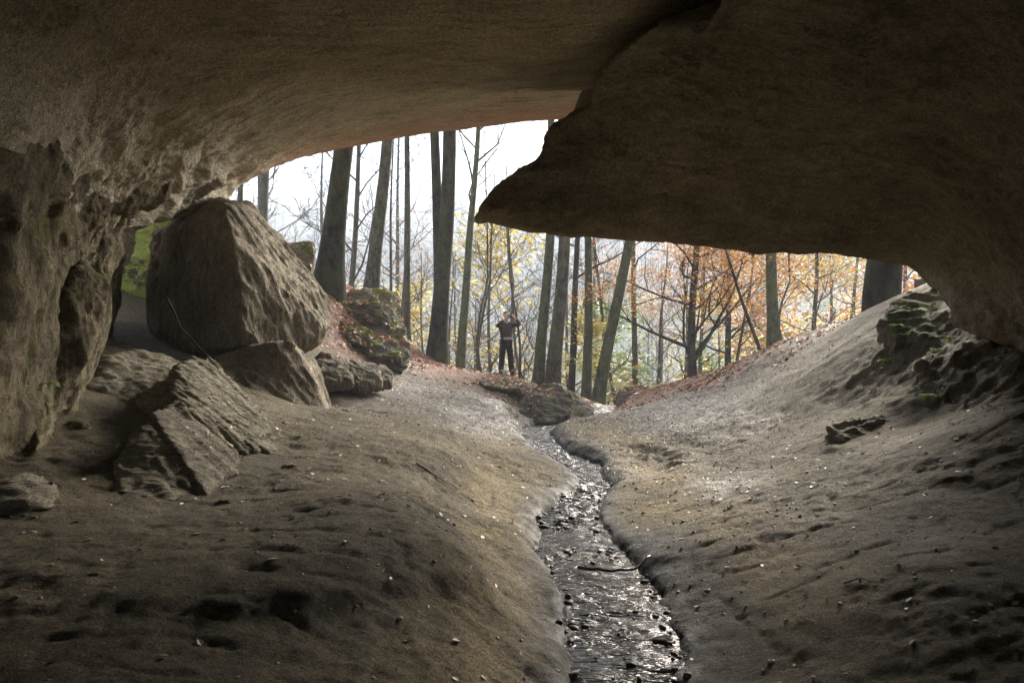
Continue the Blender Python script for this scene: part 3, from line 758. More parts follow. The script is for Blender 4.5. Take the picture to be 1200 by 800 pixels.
rock('rock_slab', [
    *stack((Q(178, 486, 6.8), Q(240, 576, 6.0), Q(290, 545, 6.9), Q(206, 470, 7.5)), (Q(150, 520, 6.4), Q(186, 592, 5.8), Q(250, 574, 6.3), Q(190, 495, 7.2)), 5, .12, 8, .07),
    [Q(135, 540, 6.2), Q(165, 520, 6.5), Q(205, 585, 5.8), Q(150, 610, 5.5), Q(185, 600, 5.65), Q(135, 585, 5.8), Q(150, 560, 7.4), Q(280, 560, 7.2), Q(240, 595, 6.3), Q(125, 610, 6.2)],
    [Q(190, 476, 7.3), Q(215, 470, 7.4), Q(226, 490, 7.2), Q(205, 500, 7.0), Q(200, 520, 8)],
], M['slab'], 'smooth pale tilted slab of rock in front of the layered sheets', 'rock slab', 0.022,
    lambda p: aniso_disp(p, (1.0, -.6, -.8), .028, .5, 3.0))
rock('rock', [[P(0, 572, 5.2), P(30, 556, 5.5), P(64, 575, 5.4), P(66, 597, 5.1), P(30, 606, 5.0), P(-20, 600, 5.0), P(-10, 560, 6), P(60, 570, 6)]], M['slab'],
     'rounded dark rock at the bottom left foot of the wall', 'rock', 0.03, lambda p: rock_disp(p, 0.05, 3))
rock('rock', [[P(88, 450, 8.1), P(110, 425, 8.6), P(160, 412, 9.2), P(205, 418, 9.5), P(228, 440, 9.2), P(190, 470, 8.5), P(130, 480, 7.9), P(90, 470, 8), P(150, 430, 10.5), P(100, 430, 10)]], M['slab'],
     'broken flat brown rock between the wall foot and the layered sheets', 'rock', 0.035, lambda p: rock_disp(p, 0.09, 2.4, (0.1, 0, 1), .03, 6))
# wall spurs on the left
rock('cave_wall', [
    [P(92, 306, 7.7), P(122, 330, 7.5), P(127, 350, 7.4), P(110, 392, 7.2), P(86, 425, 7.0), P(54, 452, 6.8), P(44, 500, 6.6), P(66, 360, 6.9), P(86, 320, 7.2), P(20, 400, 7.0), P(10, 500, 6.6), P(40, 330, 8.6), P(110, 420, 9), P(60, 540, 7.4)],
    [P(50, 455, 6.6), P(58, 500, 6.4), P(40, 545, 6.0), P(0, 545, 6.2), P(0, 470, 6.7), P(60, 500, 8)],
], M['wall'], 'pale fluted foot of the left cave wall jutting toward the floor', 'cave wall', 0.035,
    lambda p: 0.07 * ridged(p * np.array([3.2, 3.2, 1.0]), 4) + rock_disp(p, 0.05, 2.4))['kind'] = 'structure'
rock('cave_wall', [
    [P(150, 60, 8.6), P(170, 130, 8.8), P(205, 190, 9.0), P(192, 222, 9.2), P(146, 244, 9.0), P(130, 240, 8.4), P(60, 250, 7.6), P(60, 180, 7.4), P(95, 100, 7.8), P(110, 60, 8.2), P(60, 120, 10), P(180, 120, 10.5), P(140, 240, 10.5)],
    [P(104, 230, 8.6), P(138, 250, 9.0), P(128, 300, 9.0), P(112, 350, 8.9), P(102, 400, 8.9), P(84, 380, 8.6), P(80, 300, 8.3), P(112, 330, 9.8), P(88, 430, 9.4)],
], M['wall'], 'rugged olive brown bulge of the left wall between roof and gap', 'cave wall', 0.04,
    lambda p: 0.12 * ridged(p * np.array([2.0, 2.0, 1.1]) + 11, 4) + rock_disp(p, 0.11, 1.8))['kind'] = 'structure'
rock('mossy_rock', [[P(100, 380, 14.6), P(108, 250, 15.0), P(170, 222, 15.6), P(225, 240, 15.6), P(220, 380, 14.4), P(120, 380, 17.5), P(130, 230, 17.5), P(220, 230, 17.5), P(225, 380, 17.5)]], M['mossrock'],
     'bright green mossy rock face seen through the gap beside the huge boulder', 'rock', 0.06, lambda p: rock_disp(p, 0.16, 1.4))
rock('mossy_rock', [[P(334, 285, 17.2), P(366, 283, 17.2), P(368, 305, 17.0), P(360, 335, 17.0), P(330, 330, 17.2), P(330, 290, 18), P(368, 286, 18), P(366, 335, 18)],
                    [P(340, 302, 16.8), P(366, 308, 16.9), P(364, 335, 16.8), P(345, 335, 16.7), P(350, 330, 18)]], M['ledge'],
     'small square topped mossy block behind the top of the huge boulder', 'rock', 0.04, lambda p: rock_disp(p, 0.04, 3))
# outcrop left of the path outside
rock('rock_outcrop', [
    [P(392, 350, 19.2), P(430, 340, 19.6), P(456, 346, 19.8), P(470, 385, 19.4), P(476, 412, 19.0), P(455, 408, 18.7), P(440, 378, 18.8), P(395, 368, 18.8), P(400, 350, 21), P(460, 350, 21.3), P(474, 400, 21)],
    [P(393, 355, 18.9), P(440, 352, 19.0), P(450, 372, 18.8), P(400, 370, 18.6), P(420, 365, 20)],
], M['outcrop'], 'mossy layered rock outcrop topped with red leaves beside the cave mouth', 'rock outcrop', 0.04,
    lambda p: rock_disp(p, 0.16, 1.8, (0.15, 0, 1), 0.06, 3.2), sink=.5)
rock('rock', [
    [P(394, 380, 17.9), P(412, 376, 18.2), P(440, 388, 18.2), P(462, 402, 18.2), P(476, 418, 18.1), P(470, 422, 17.8), P(440, 418, 17.5), P(418, 402, 17.4), P(396, 392, 17.5), P(450, 410, 19), P(400, 385, 19)],
], M['outcrop'], 'dark cracked rock lying in red leaves at the foot of the outcrop', 'rock', 0.03, lambda p: rock_disp(p, 0.13, 2.6, (0.4, 0, 1), 0.03, 5), sink=.3)
# rocks by the stream
Q = lambda a, b, c: P(a, b - (7 if b < 465 else 0), c * 1.01)
rock('rock', [
    [Q(612, 468, 18.2), Q(630, 456, 18.4), Q(655, 456, 18.6), Q(672, 466, 18.4), Q(668, 484, 17.9), Q(640, 496, 17.2), Q(608, 494, 17.3), Q(600, 486, 17.6), Q(620, 475, 19.3), Q(670, 470, 19.3), Q(650, 505, 18.4)],
    [Q(664, 464, 18.9), Q(682, 468, 19.0), Q(694, 478, 18.8), Q(692, 487, 18.3), Q(678, 493, 17.9), Q(652, 490, 17.7), Q(670, 472, 19.6), Q(684, 490, 18.8)],
], M['wetrock'], 'big damp brown rock on the left bank where the stream leaves', 'rock', 0.03, lambda p: rock_disp(p, 0.06, 2.0, (0.2, 0, 1), 0.02, 6), sink=.3)
rock('rock', [[P(560, 446, 19.4), P(590, 441, 20.0), P(618, 447, 20.0), P(628, 452, 19.6), P(600, 456, 19.0), P(570, 452, 19), P(600, 455, 20.6)]], M['wetrock'],
     'thin flat dark rock just below the feet of the person', 'rock', 0.03, lambda p: rock_disp(p, 0.035, 3, (0.1, 0, 1), 0.02, 8), sink=.3)
rock('rock', [[P(606, 452, 19.0), P(622, 449, 19.2), P(636, 455, 19.0), P(634, 463, 18.7), P(612, 462, 18.7), P(625, 458, 19.8)]], M['wetrock'],
     'small dark stone touching the far side of the big damp rock', 'rock', 0.03, lambda p: rock_disp(p, 0.035, 3), sink=.3)
rock('rock', [[P(570, 476, 17.2), P(590, 470, 17.5), P(610, 478, 17.4), P(606, 486, 17.0), P(580, 486, 16.8), P(595, 486, 18)]], M['wetrock'],
     'half buried flat stone left of the big damp rock', 'rock', 0.03, lambda p: rock_disp(p, 0.035, 3), sink=.3)
rock('rock_ledge', [
    [P(722, 462, 21.6), P(735, 456, 21.8), P(752, 451, 21.6), P(772, 456, 20.8), P(760, 468, 20.2), P(736, 474, 20.4), P(726, 472, 20.8), P(745, 470, 22.4)],
], M['wetrock'], 'low dark rock ledge on the right bank at the stream outlet', 'rock ledge', 0.035, lambda p: rock_disp(p, 0.09, 2.2, (0.1, 0, 1), 0.03, 6), sink=.3)
rock('rock_ledge', [
    [P(892, 412, 18.0), P(905, 402, 18.4), P(940, 394, 18.4), P(952, 400, 17.8), P(930, 416, 17.4), P(900, 424, 17.4), P(930, 420, 19)],
], M['wetrock'], 'dark jutting ledge on the crest below the slim upright tree', 'rock ledge', 0.03, lambda p: rock_disp(p, 0.07, 2.4, (0.1, 0, 1), 0.03, 6), sink=.3)
Q = lambda a, b, c: P(a, b, c * 1.025)
Q = lambda a, b, c: P(a, b + 3, c * 1.012)
rock('rock', [[Q(968, 494, 8.9), Q(1000, 486, 9.1), Q(1032, 490, 9.0), Q(1052, 504, 8.8), Q(1030, 520, 8.5), Q(985, 516, 8.6), Q(1010, 500, 10)]], M['crumble'],
     'rough half buried rock on the right slope below the ledges', 'rock', 0.022, lambda p: rock_disp(p, 0.08, 3.2, (0.2, 0, 1), 0.02, 9), sink=.3)
Q = lambda a, b, c: P(a, b, c * 1.02)
rock('rock_ledge', [
    [Q(1042, 366, 11.5), Q(1062, 345, 12.0), Q(1095, 338, 12.0), Q(1150, 380, 10.8), Q(1180, 420, 9.6), Q(1100, 400, 10.0), Q(1052, 386, 10.8), Q(1130, 400, 12), Q(1100, 360, 13)],
    [Q(1030, 372, 11.2), Q(1060, 362, 11.4), Q(1110, 384, 10.6), Q(1050, 392, 10.6), Q(1080, 400, 11.4)],
], M['ledge'], 'moss streaked layered ledge under the right end of the overhang', 'rock ledge', 0.028,
    lambda p: rock_disp(p, 0.11, 2.0, (0.25, 0.1, 0.95), 0.04, 5), sink=.3)
rock('rock_ledge', [
    [Q(1080, 420, 9.6), Q(1110, 408, 9.9), Q(1180, 430, 9.2), Q(1235, 470, 8.4), Q(1250, 540, 7.6), Q(1190, 530, 7.8), Q(1130, 500, 8.4), Q(1085, 470, 8.9), Q(1180, 500, 10), Q(1240, 440, 10)],
], M['crumble'], 'crumbling brown ledge at the far right with small green sprouts', 'rock ledge', 0.028,
    lambda p: rock_disp(p, 0.15, 2.2, (0.3, 0.1, 0.95), 0.045, 4.5), sink=.3)
rock('mossy_rock', [[P(1071, 328, 15.2), P(1082, 324, 15.4), P(1092, 330, 15.2), P(1092, 345, 15.0), P(1072, 345, 15.0), P(1084, 335, 16)]], M['outcrop'],
     'small dark mossy stone on the crest right of the thick trunk', 'rock', 0.03, lambda p: rock_disp(p, 0.04, 3))
for i, hx in enumerate(REAR_BLOCKERS):  # out-of-view blocks added to cut the light from behind
    pts = [tuple(q) for q in hx] + [(q[0], q[1] - 1.2, q[2]) for q in hx]
    rock('cave_wall', [pts], M['overhang'], ['unseen rock block added at the rear left to limit light', 'unseen rock block added at the rear right to limit light'][i], 'cave wall', 0.12,
         lambda p: rock_disp(p, 0.2, 1.0))['kind'] = 'structure'

# ---------------------------------------------------------------- trees
class Tubes:
    def __init__(self): self.v = []; self.f = []
    def add(self, pts, rad, n=6, cap=True):
        pts = [Vector(p) for p in pts]
        base = len(self.v)
        prev = Vector((1, 0, 0.01))
        for i, p in enumerate(pts):
            d = (pts[min(i + 1, len(pts) - 1)] - pts[max(i - 1, 0)])
            if d.length < 1e-6: d = Vector((0, 0, 1))
            d.normalize()
            u = prev - d * prev.dot(d)
            if u.length < 1e-4: u = d.orthogonal()
            u.normalize(); v = d.cross(u); prev = u
            for k in range(n):
                a = 2 * math.pi * k / n
                self.v.append(tuple(p + (u * math.cos(a) + v * math.sin(a)) * rad[i]))
        for i in range(len(pts) - 1):
            for k in range(n):
                a = base + i * n + k; b = base + i * n + (k + 1) % n
                self.f.append((a, b, b + n, a + n))
        if cap:
            self.f.append(tuple(base + (len(pts) - 1) * n + k for k in range(n)))
    def build(self, name, mat, parent=None):
        return mesh_from(name, self.v, self.f, mat, parent)

def tree_geo(rg, h, r0, path=None, crown=0.35, limbs=12, depth=3, sides=10, spread=0.34, flare=1.5, wob=0.42, up=0.75, tip_k=1.0, low=None):
    """returns trunk tubes, branch tubes, twig tips; the tree's base is at the origin"""
    T, B, tips = Tubes(), Tubes(), []
    n = 26
    if path is None:
        path = lambda t: Vector((0, 0, h * t))
    ph = [rg.uniform(0, 6.28) for _ in range(4)]
    tp, tr = [], []
    for i in range(n + 1):
        t = (i / n) ** 1.35
        p = path(t).copy()
        p.x += wob * r0 * 2 * (math.sin(t * 5 + ph[0]) * 0.6 + 0.25 * math.sin(t * 13 + ph[1])) * min(1, t * 6)
        p.y += wob * r0 * 2 * math.sin(t * 6 + ph[2]) * min(1, t * 6)
        tp.append(p)
        r = r0 * (1 - 0.82 * t) * (1 + (flare - 1) * math.exp(-t * h / (r0 * 3.2)))
        tr.append(max(r, 0.012))
    tp[0].z -= 0.4
    T.add(tp, tr, sides)
    def at(t):
        q = (t ** (1 / 1.35)) * n
        i = min(int(q), n - 1)
        return tp[i].lerp(tp[i + 1], q - i), tr[i]
    def branch(p, d, L, r, lev):
        seg = 5 if lev == 0 else (4 if lev == 1 else 3)
        pts, rad = [p.copy()], [r]
        dd = d.copy(); q = p.copy()
        for s in range(seg):
            dd = (dd + Vector((rg.gauss(0, .22), rg.gauss(0, .22), rg.gauss(0.06, .14)))).normalized()
            q = q + dd * (L / seg)
            pts.append(q.copy()); rad.append(max(r * (1 - 0.85 * (s + 1) / seg), 0.004 * tip_k))
        B.add(pts, rad, 6 if lev == 0 and r > .03 else (4 if lev < 2 else 3), False)
        if lev >= depth - 1:
            tips.append((pts[-1], dd)); tips.append((pts[len(pts) // 2], dd))
            return
        nb = rg.randint(4, 6) if lev == 0 else rg.randint(3, 4)
        for k in range(nb):
            t = 0.25 + 0.72 * (k + rg.random()) / nb
            i = min(int(t * seg), seg - 1)
            pp = pts[i].lerp(pts[i + 1], t * seg - i)
            ax = Vector((rg.gauss(0, 1), rg.gauss(0, 1), rg.gauss(0.1, .7))).normalized()
            nd = (dd * 0.75 + ax * 0.75).normalized()
            branch(pp, nd, L * rg.uniform(.32, .58), max(rad[i] * 0.55, 0.005 * tip_k), lev + 1)
    for k in range(limbs):
        t = crown + (0.97 - crown) * ((k + rg.random() * .8) / limbs)
        p, r = at(t)
        a = k * 2.4 + rg.uniform(-.5, .5)
        el = rg.uniform(.25, .9) * up + 0.3 * t
        d = Vector((math.cos(a) * math.cos(el), math.sin(a) * math.cos(el), math.sin(el)))
        L = h * spread * (1 - 0.62 * (t - crown) / (1 - crown + 1e-6)) * rg.uniform(.7, 1.15)
        branch(p, d, L, max(r * 0.5 * rg.uniform(.6, 1), 0.012), 0)
    for (t, a, el, L, r) in (low or []):
        p, _ = at(t)
        branch(p, Vector((math.cos(a) * math.cos(el), math.sin(a) * math.cos(el), math.sin(el))), L, r, 0)
    return T, B, tips

def leaf_cloud(rg, tips, per, size, rad, flat=0.5):
    v, f = [], []
    for (p, d) in tips:
        for _ in range(per):
            c = p + Vector((rg.gauss(0, rad), rg.gauss(0, rad), rg.gauss(0, rad * flat)))
            a = rg.uniform(0, 6.28); s = size * rg.uniform(.6, 1.35)
            u = Vector((math.cos(a), math.sin(a), rg.uniform(-.5, .5))).normalized()
            w2 = u.cross(Vector((rg.gauss(0, .5), rg.gauss(0, .5), 1)).normalized()).normalized()
            b = len(v)
            v += [tuple(c - u * s), tuple(c - w2 * s * .55 + u * s * .1), tuple(c + u * s), tuple(c + w2 * s * .55 + u * s * .1)]
            f.append((b, b + 1, b + 2, b + 3))
    return v, f

def tree(name, label, Y, pb, pt, wpx, bark='bark', hgt=20, seed=1, crown=.4, limbs=12, group=None, leaves=None, cat='tree', low=None, depth=3, spread=.3, dbl=None, bend=0, per=5, lsize=.07, lrad=.35, up=.75, flare=1.8):
    """pb: picture column of the foot; pt: (column, row) the trunk passes through higher up"""
    rg = random.Random(seed)
    x0 = (pb - 600) / F * Y
    z0 = H(x0, Y)
    tx, _, tz = P(pt[0], pt[1], Y)
    sl = (tx - x0) / max(tz - z0, .5)
    root = empty(name, (x0, Y, z0))
    tag(root, label, cat, group)
    r0 = wpx / F * Y / 2
    hh = hgt
    k = max(tz - z0, .5)
    def path(t):
        z = hh * t
        xx = sl * z if z < k * 1.1 else sl * k * 1.1 + (z - k * 1.1) * sl * .35
        xx += bend * math.sin(min(z / k, 1) * math.pi)
        return Vector((xx, 0, z))
    T, B, tips = tree_geo(rg, hh, r0, path, crown, limbs, depth, 14 if wpx > 14 else 9, spread, flare, low=low, up=up)
    if dbl:
        off, top_off, rr, y_off = dbl
        pts = [Vector((off + (top_off - off) * min(t * hh / k, 1.3) + .04 * math.sin(t * 9), y_off, hh * t - (.4 if t == 0 else 0))) for t in [i / 22 for i in range(23)]]
        T.add(pts, [rr * (1 - .75 * i / 22) * (1 + .4 * math.exp(-i * 1.2)) for i in range(23)], 12)
    T.build('trunk', M[bark], root)
    B.build('branches', M[bark if bark != 'bark' else 'twig'] if wpx < 14 else M['twig'], root)
    if leaves:
        v, f = leaf_cloud(rg, tips, per, lsize, lrad)
        mesh_from('leaves', v, f, M[leaves], root, smooth=False)
    return root

GN = 'bare beeches just outside the cave mouth'
tree('beech_tree', 'slim pale trunk leftmost in the opening above the huge boulder', 24, 281, (283, 200), 7, 'bark', 17, 11, .45, 9, GN)
tree('beech_tree', 'straight grey trunk just above the peak of the huge boulder', 25, 308, (314, 196), 12, 'bark', 19, 12, .4, 11, GN)
tree('beech_tree', 'thick dark trunk with mossy foot standing on the leafy bank', 19.0, 385, (401, 172), 25, 'bark_dark', 21, 13, .5, 10, GN, flare=1.7)
tree('beech_tree', 'thin forked bare tree right of the thick dark trunk', 26, 405, (420, 185), 8, 'bark', 15, 14, .15, 14, GN, spread=.28, up=1.15)
tree('beech_tree', 'grey trunk leaning right behind the top of the mossy outcrop', 22, 434, (451, 165), 16, 'bark', 20, 15, .5, 10, GN, flare=1.6)
tree('beech_tree', 'very thin grey sapling between the leaning trunk and the slender pole', 27, 458, (460, 190), 5, 'bark', 11, 16, .2, 12, GN, spread=.22, up=1.1)
tree('beech_tree', 'slender straight pole of a tree with few branches left of the double trunk', 24, 477, (479, 160), 9, 'bark', 18, 17, .4, 10, GN)
tree('beech_tree', 'tall double trunk with dark rough foot left of the person', 22, 512, (523, 152), 20, 'bark_dark', 22, 18, .5, 11, GN, dbl=(.06, -.12, .17, .35), flare=1.5)
tree('beech_tree', 'greenish trunk forking high into fine twigs between double trunk and person', 25, 539, (553, 250), 12, 'bark_green', 13, 19, .42, 12, GN, spread=.33, up=1.2)
tree('beech_tree', 'left one of the close pair of green grey trunks right of the person', 24.5, 630, (641, 270), 14, 'bark_green', 19, 20, .45, 11, GN)
tree('beech_tree', 'right and thicker one of the close pair of green grey trunks', 24, 645, (657, 270), 17, 'bark', 21, 21, .45, 11, GN)
tree('beech_tree', 'thin dark trunk right next to the close pair of trunks', 26.5, 668, (675, 280), 9, 'bark_dark', 16, 22, .3, 12, GN)
tree('beech_tree', 'upright green trunk just left of the strongly leaning tree', 26, 687, (688, 282), 12, 'bark_green', 18, 23, .35, 12, GN)
tree('beech_tree', 'green mottled tree leaning strongly to the right above the stream outlet', 24.5, 697, (738, 285), 15, 'bark_green', 17, 24, .45, 11, GN)
tree('beech_tree', 'slim straight tree midway between the leaning tree and the orange beech', 29, 742, (745, 330), 8, 'bark_green', 15, 25, .25, 12, GN)
tree('beech_tree', 'slim upright dark tree on the crest right of the orange beech', 20.6, 908, (908, 290), 14, 'bark_green', 17, 27, .55, 9, GN)
tree('beech_tree', 'very thick dark rough trunk at the right end of the opening', 16.2, 1032, (1032, 308), 38, 'bark_dark', 22, 28, .5, 10, GN, flare=1.15)
tree('sapling', 'thin bare sapling leaning left in front of the orange beech', 20.5, 896, (851, 292), 4.5, 'bark_dark', 7, 29, .25, 9, None, spread=.25, cat='sapling')
# the orange beech: several stems, flat sprays of leaves
tree('autumn_beech', 'orange leaved beech with several stems right of the leaning tree', 25, 812, (818, 300), 11, 'bark_dark', 13, 30, .12, 26, None, 'leaf_orange', 'tree',
     low=[(.12, 2.9, 1.1, 4.5, .055), (.14, .3, 1.15, 4.5, .05), (.1, 1.2, 1.2, 5, .05)], spread=.34, per=38, lsize=.05, lrad=.33, up=.45)
tree('autumn_beech', 'smaller orange leaved beech behind the slim crest tree', 31, 850, (852, 300), 9, 'bark_dark', 11, 31, .15, 18, None, 'leaf_orange', 'tree', spread=.36, per=14, lsize=.055, lrad=.4, up=.5)
tree('autumn_beech', 'low spreading yellow orange tree behind the right crest', 30, 950, (955, 320), 7, 'bark', 9, 32, .15, 16, None, 'leaf_yellow', 'tree', spread=.42, per=14, lsize=.06, lrad=.45, up=.5)
tree('autumn_beech', 'pale orange tree seen between the thick right trunk and the slim crest tree', 34, 1000, (1003, 320), 7, 'bark', 10, 33, .15, 16, None, 'leaf_orange', 'tree', spread=.4, per=11, lsize=.06, lrad=.45, up=.5)
tree('autumn_beech', 'sparse orange tree behind the slender pole on the left', 33, 470, (474, 260), 7, 'bark', 11, 34, .2, 16, None, 'leaf_orange', 'tree', spread=.36, per=2, lsize=.05, lrad=.45, up=.6)
tree('autumn_beech', 'small yellow leaved bush like tree at the stream outlet', 27, 688, (690, 350), 4, 'bark_green', 3.4, 35, .1, 10, None, 'leaf_yellow', 'tree', spread=.45, per=6, lsize=.07, lrad=.25, up=.5)

# crooked saplings on the slope behind the person
sp_ = [(27, 565, 575, 5, 41), (26, 583, 572, 4, 42), (25, 604, 598, 4, 43), (28, 615, 640, 6, 44), (30, 655, 690, 6, 45), (28, 725, 700, 5, 46), (32, 770, 780, 6, 47), (29, 640, 600, 5, 48),
       (30, 500, 495, 4, 49), (33, 535, 530, 5, 50), (27, 860, 880, 4, 51), (26, 930, 925, 3, 52), (34, 790, 800, 7, 53), (30, 620, 600, 6, 54)]
desc = ['crooked thin sapling close to the left of the person', 'forked low sapling directly left of the person', 'thin sapling rising behind the shoulder of the person', 'curved slim tree sweeping right behind the person',
        'slim tree arching right across the pair of trunks', 'thin sapling leaning left behind the leaning tree', 'bare slim tree left of the orange beech', 'thin tree arching left over the person',
        'fine bare sapling left of the double trunk', 'fine bare sapling right of the double trunk', 'thin sapling right of the orange beech', 'fine sapling right of the slim crest tree',
        'grey slim tree behind the orange beech', 'slim tree leaning left behind the pair of trunks']
for (Y, a, b, wp, sd), ds in zip(sp_, desc):
    rg = random.Random(sd)
    tree('sapling', ds, Y, a, (b, 330), wp, 'bark', rg.uniform(7, 12), sd, .12, 16, 'slim bare trees on the slope behind the person', None, 'sapling', spread=.34, up=1.0, bend=rg.uniform(-.5, .5))

# woodland in the valley and on the far hillside: copies of a few kinds
def proto(seed, h, r0, leaves, per, ls, lr, crown=.3, limbs=13, depth=3):
    rg = random.Random(seed)
    T, B, tips = tree_geo(rg, h, r0, None, crown, limbs, depth, 6, .26, 1.2, tip_k=3.0)
    parts = [('trunk', T.v, T.f, M['bark']), ('branches', B.v, B.f, M['twig'])]
    if leaves:
        v, f = leaf_cloud(rg, tips, per, ls, lr, .6)
        parts.append(('leaves', v, f, M[leaves]))
    out = []
    for n_, v, f, m in parts:
        me = bpy.data.meshes.new(n_)
        me.from_pydata(v, [], f); me.update(); me.materials.append(m)
        out.append((n_, me))
    return out
protos = [
    ('bare grey tree in the hazy woodland across the valley', proto(101, 15, .16, None, 0, 0, 0)),
    ('bare grey tree in the hazy woodland across the valley', proto(102, 17, .18, None, 0, 0, 0, .4)),
    ('yellow leaved tree in the hazy woodland across the valley', proto(103, 12, .14, 'leaf_yellow', 5, .14, .6)),
    ('orange leaved tree in the hazy woodland across the valley', proto(104, 11, .14, 'leaf_orange', 5, .13, .6, .2)),
    ('green leaved tree in the hazy woodland across the valley', proto(105, 11, .14, 'leaf_green', 6, .16, .6, .15)),
]
rg = random.Random(9)
spots = []
tries = 0
while len(spots) < 235 and tries < 9000:
    tries += 1
    Y = 34 + (rg.random() ** 1.15) * 165
    px = rg.uniform(225, 1100)
    x = (px - 600) / F * Y
    if all((x - a) ** 2 + (Y - b) ** 2 > (3.2 if Y < 80 else 4.6) ** 2 for a, b in spots):
        spots.append((x, Y))
sx = np.array([s[0] for s in spots]); sy = np.array([s[1] for s in spots])
sz = ground_h(sx, sy)
for (x, Y), z in zip(spots, sz):
    px = x / Y * F + 600
    u = rg.random()
    if px < 700: k = 0 if u < .5 else (1 if u < .93 else 2)
    elif px < 780: k = 0 if u < .45 else (1 if u < .78 else (2 if u < .9 else 4))
    else: k = 0 if u < .18 else (1 if u < .3 else (2 if u < .58 else (3 if u < .82 else 4)))
    lab, parts = protos[k]
    kind = ['bare_tree', 'bare_tree', 'yellow_tree', 'orange_tree', 'green_tree'][k]
    e = empty(kind, (x, Y, z - .2), rg.uniform(0, 6.28))
    s = rg.uniform(.75, 1.2)
    e.scale = (s, s, s * rg.uniform(.9, 1.15))
    tag(e, lab, 'tree', ['bare grey trees across the valley', 'bare grey trees across the valley', 'yellow trees across the valley', 'orange trees across the valley', 'green trees across the valley'][k])
    for n_, me in parts:
        o = bpy.data.objects.new(n_, me); C.objects.link(o); o.parent = e
# the far-off wood on the hillside, reading as one mass
def far_wood():
    v, f = [], []
    rg = random.Random(21)
    n = 1500
    Ys = np.array([150 + rg.random() * 190 for _ in range(n)])
    X = np.array([rg.uniform(-.45, .55) * y for y in Ys])
    Z = ground_h(X, Ys)
    for x, y, z in zip(X, Ys, Z):
        h = rg.uniform(8, 14); rr = h * .24
        b = len(v)
        for (dx, dy) in ((.16, 0), (-.08, .14), (-.08, -.14)): v.append((x + dx, y + dy, z - .3))
        v.append((x, y, z + h)); f += [(b, b+1, b+3), (b+1, b+2, b+3), (b+2, b, b+3)]
        for _ in range(60):
            a = rg.uniform(0, 6.28); zz = z + h * rg.uniform(.25, 1.0); r2 = rr * math.sqrt(rg.random()) * (1.15 - (zz - z) / h * .6)
            c = Vector((x + math.cos(a) * r2, y + math.sin(a) * r2, zz)); s = rg.uniform(.25, .6)
            u = Vector((rg.gauss(0, 1), rg.gauss(0, 1), rg.gauss(0.6, 1))).normalized(); w2 = u.orthogonal().normalized()
            b = len(v); v += [tuple(c - u * s * 1.6), tuple(c + w2 * s * .35), tuple(c + u * s * 1.6), tuple(c - w2 * s * .35)]; f.append((b, b+1, b+2, b+3))
    return v, f
v, f = far_wood()
M['farwood'] = leaf_mat('far_wood_twigs', [(0.10, 0.09, 0.08), (0.14, 0.12, 0.09), (0.20, 0.15, 0.07), (0.12, 0.13, 0.06)], .2)
tag(mesh_from('far_woodland', v, f, M['farwood'], smooth=False), 'hazy bluish woodland covering the far hillside', 'woodland', kind='stuff')

# undergrowth of twigs and yellowing brush on the slope
def brush():
    rg = random.Random(31)
    v, f = [], []
    n = 900
    Ys = np.array([27 + (rg.random() ** 1.4) * 60 for _ in range(n)]); X = np.array([rg.uniform(-.32, .58) * y for y in Ys]); Z = ground_h(X, Ys)
    for x, y, z in zip(X, Ys, Z):
        hh = rg.uniform(.8, 2.6)
        for _ in range(26):
            c = Vector((x + rg.gauss(0, .7), y + rg.gauss(0, .7), z + rg.random() * hh)); s = rg.uniform(.06, .14)
            u = Vector((rg.gauss(0, 1), rg.gauss(0, 1), rg.gauss(0, 1))).normalized(); w2 = u.orthogonal().normalized()
            b = len(v); v += [tuple(c - u * s), tuple(c + w2 * s * .6), tuple(c + u * s), tuple(c - w2 * s * .6)]; f.append((b, b+1, b+2, b+3))
    return v, f
v, f = brush()
M['brush'] = leaf_mat('brush_leaves', [(0.12, 0.15, 0.04), (0.26, 0.26, 0.07), (0.38, 0.30, 0.08), (0.32, 0.16, 0.05)], .4)
tag(mesh_from('undergrowth', v, f, M['brush'], smooth=False), 'yellow green undergrowth on the slope below the cave', 'undergrowth', kind='stuff')

# ---------------------------------------------------------------- litter, pebbles, small plants
bpy.context.view_layer.update()
bv, bf = [], []
def add_bvh(o):
    me = o.data
    n = len(me.vertices)
    c = np.empty(n * 3, dtype=np.float32); me.vertices.foreach_get('co', c)
    c = c.reshape(-1, 3) + np.array(o.location)
    base = len(bv)
    bv.extend(map(tuple, c.tolist()))
    for p in me.polygons:
        bf.append(tuple(base + i for i in p.vertices))
for o in list(C.objects):
    if o.type == 'MESH' and o.parent is None and o.name.split('.')[0] in ('rock', 'rock_slab', 'rock_outcrop', 'rock_ledge', 'mossy_rock', 'boulder'):
        add_bvh(o)
tree_b = BVHTree.FromPolygons(bv, bf)
def drop(x, y, gz_):
    h = tree_b.ray_cast(Vector((x, y, 2.6)), Vector((0, 0, -1)))
    if h[0] is not None and h[0].z > gz_:
        return h[0], h[1]
    return Vector((x, y, gz_)), None
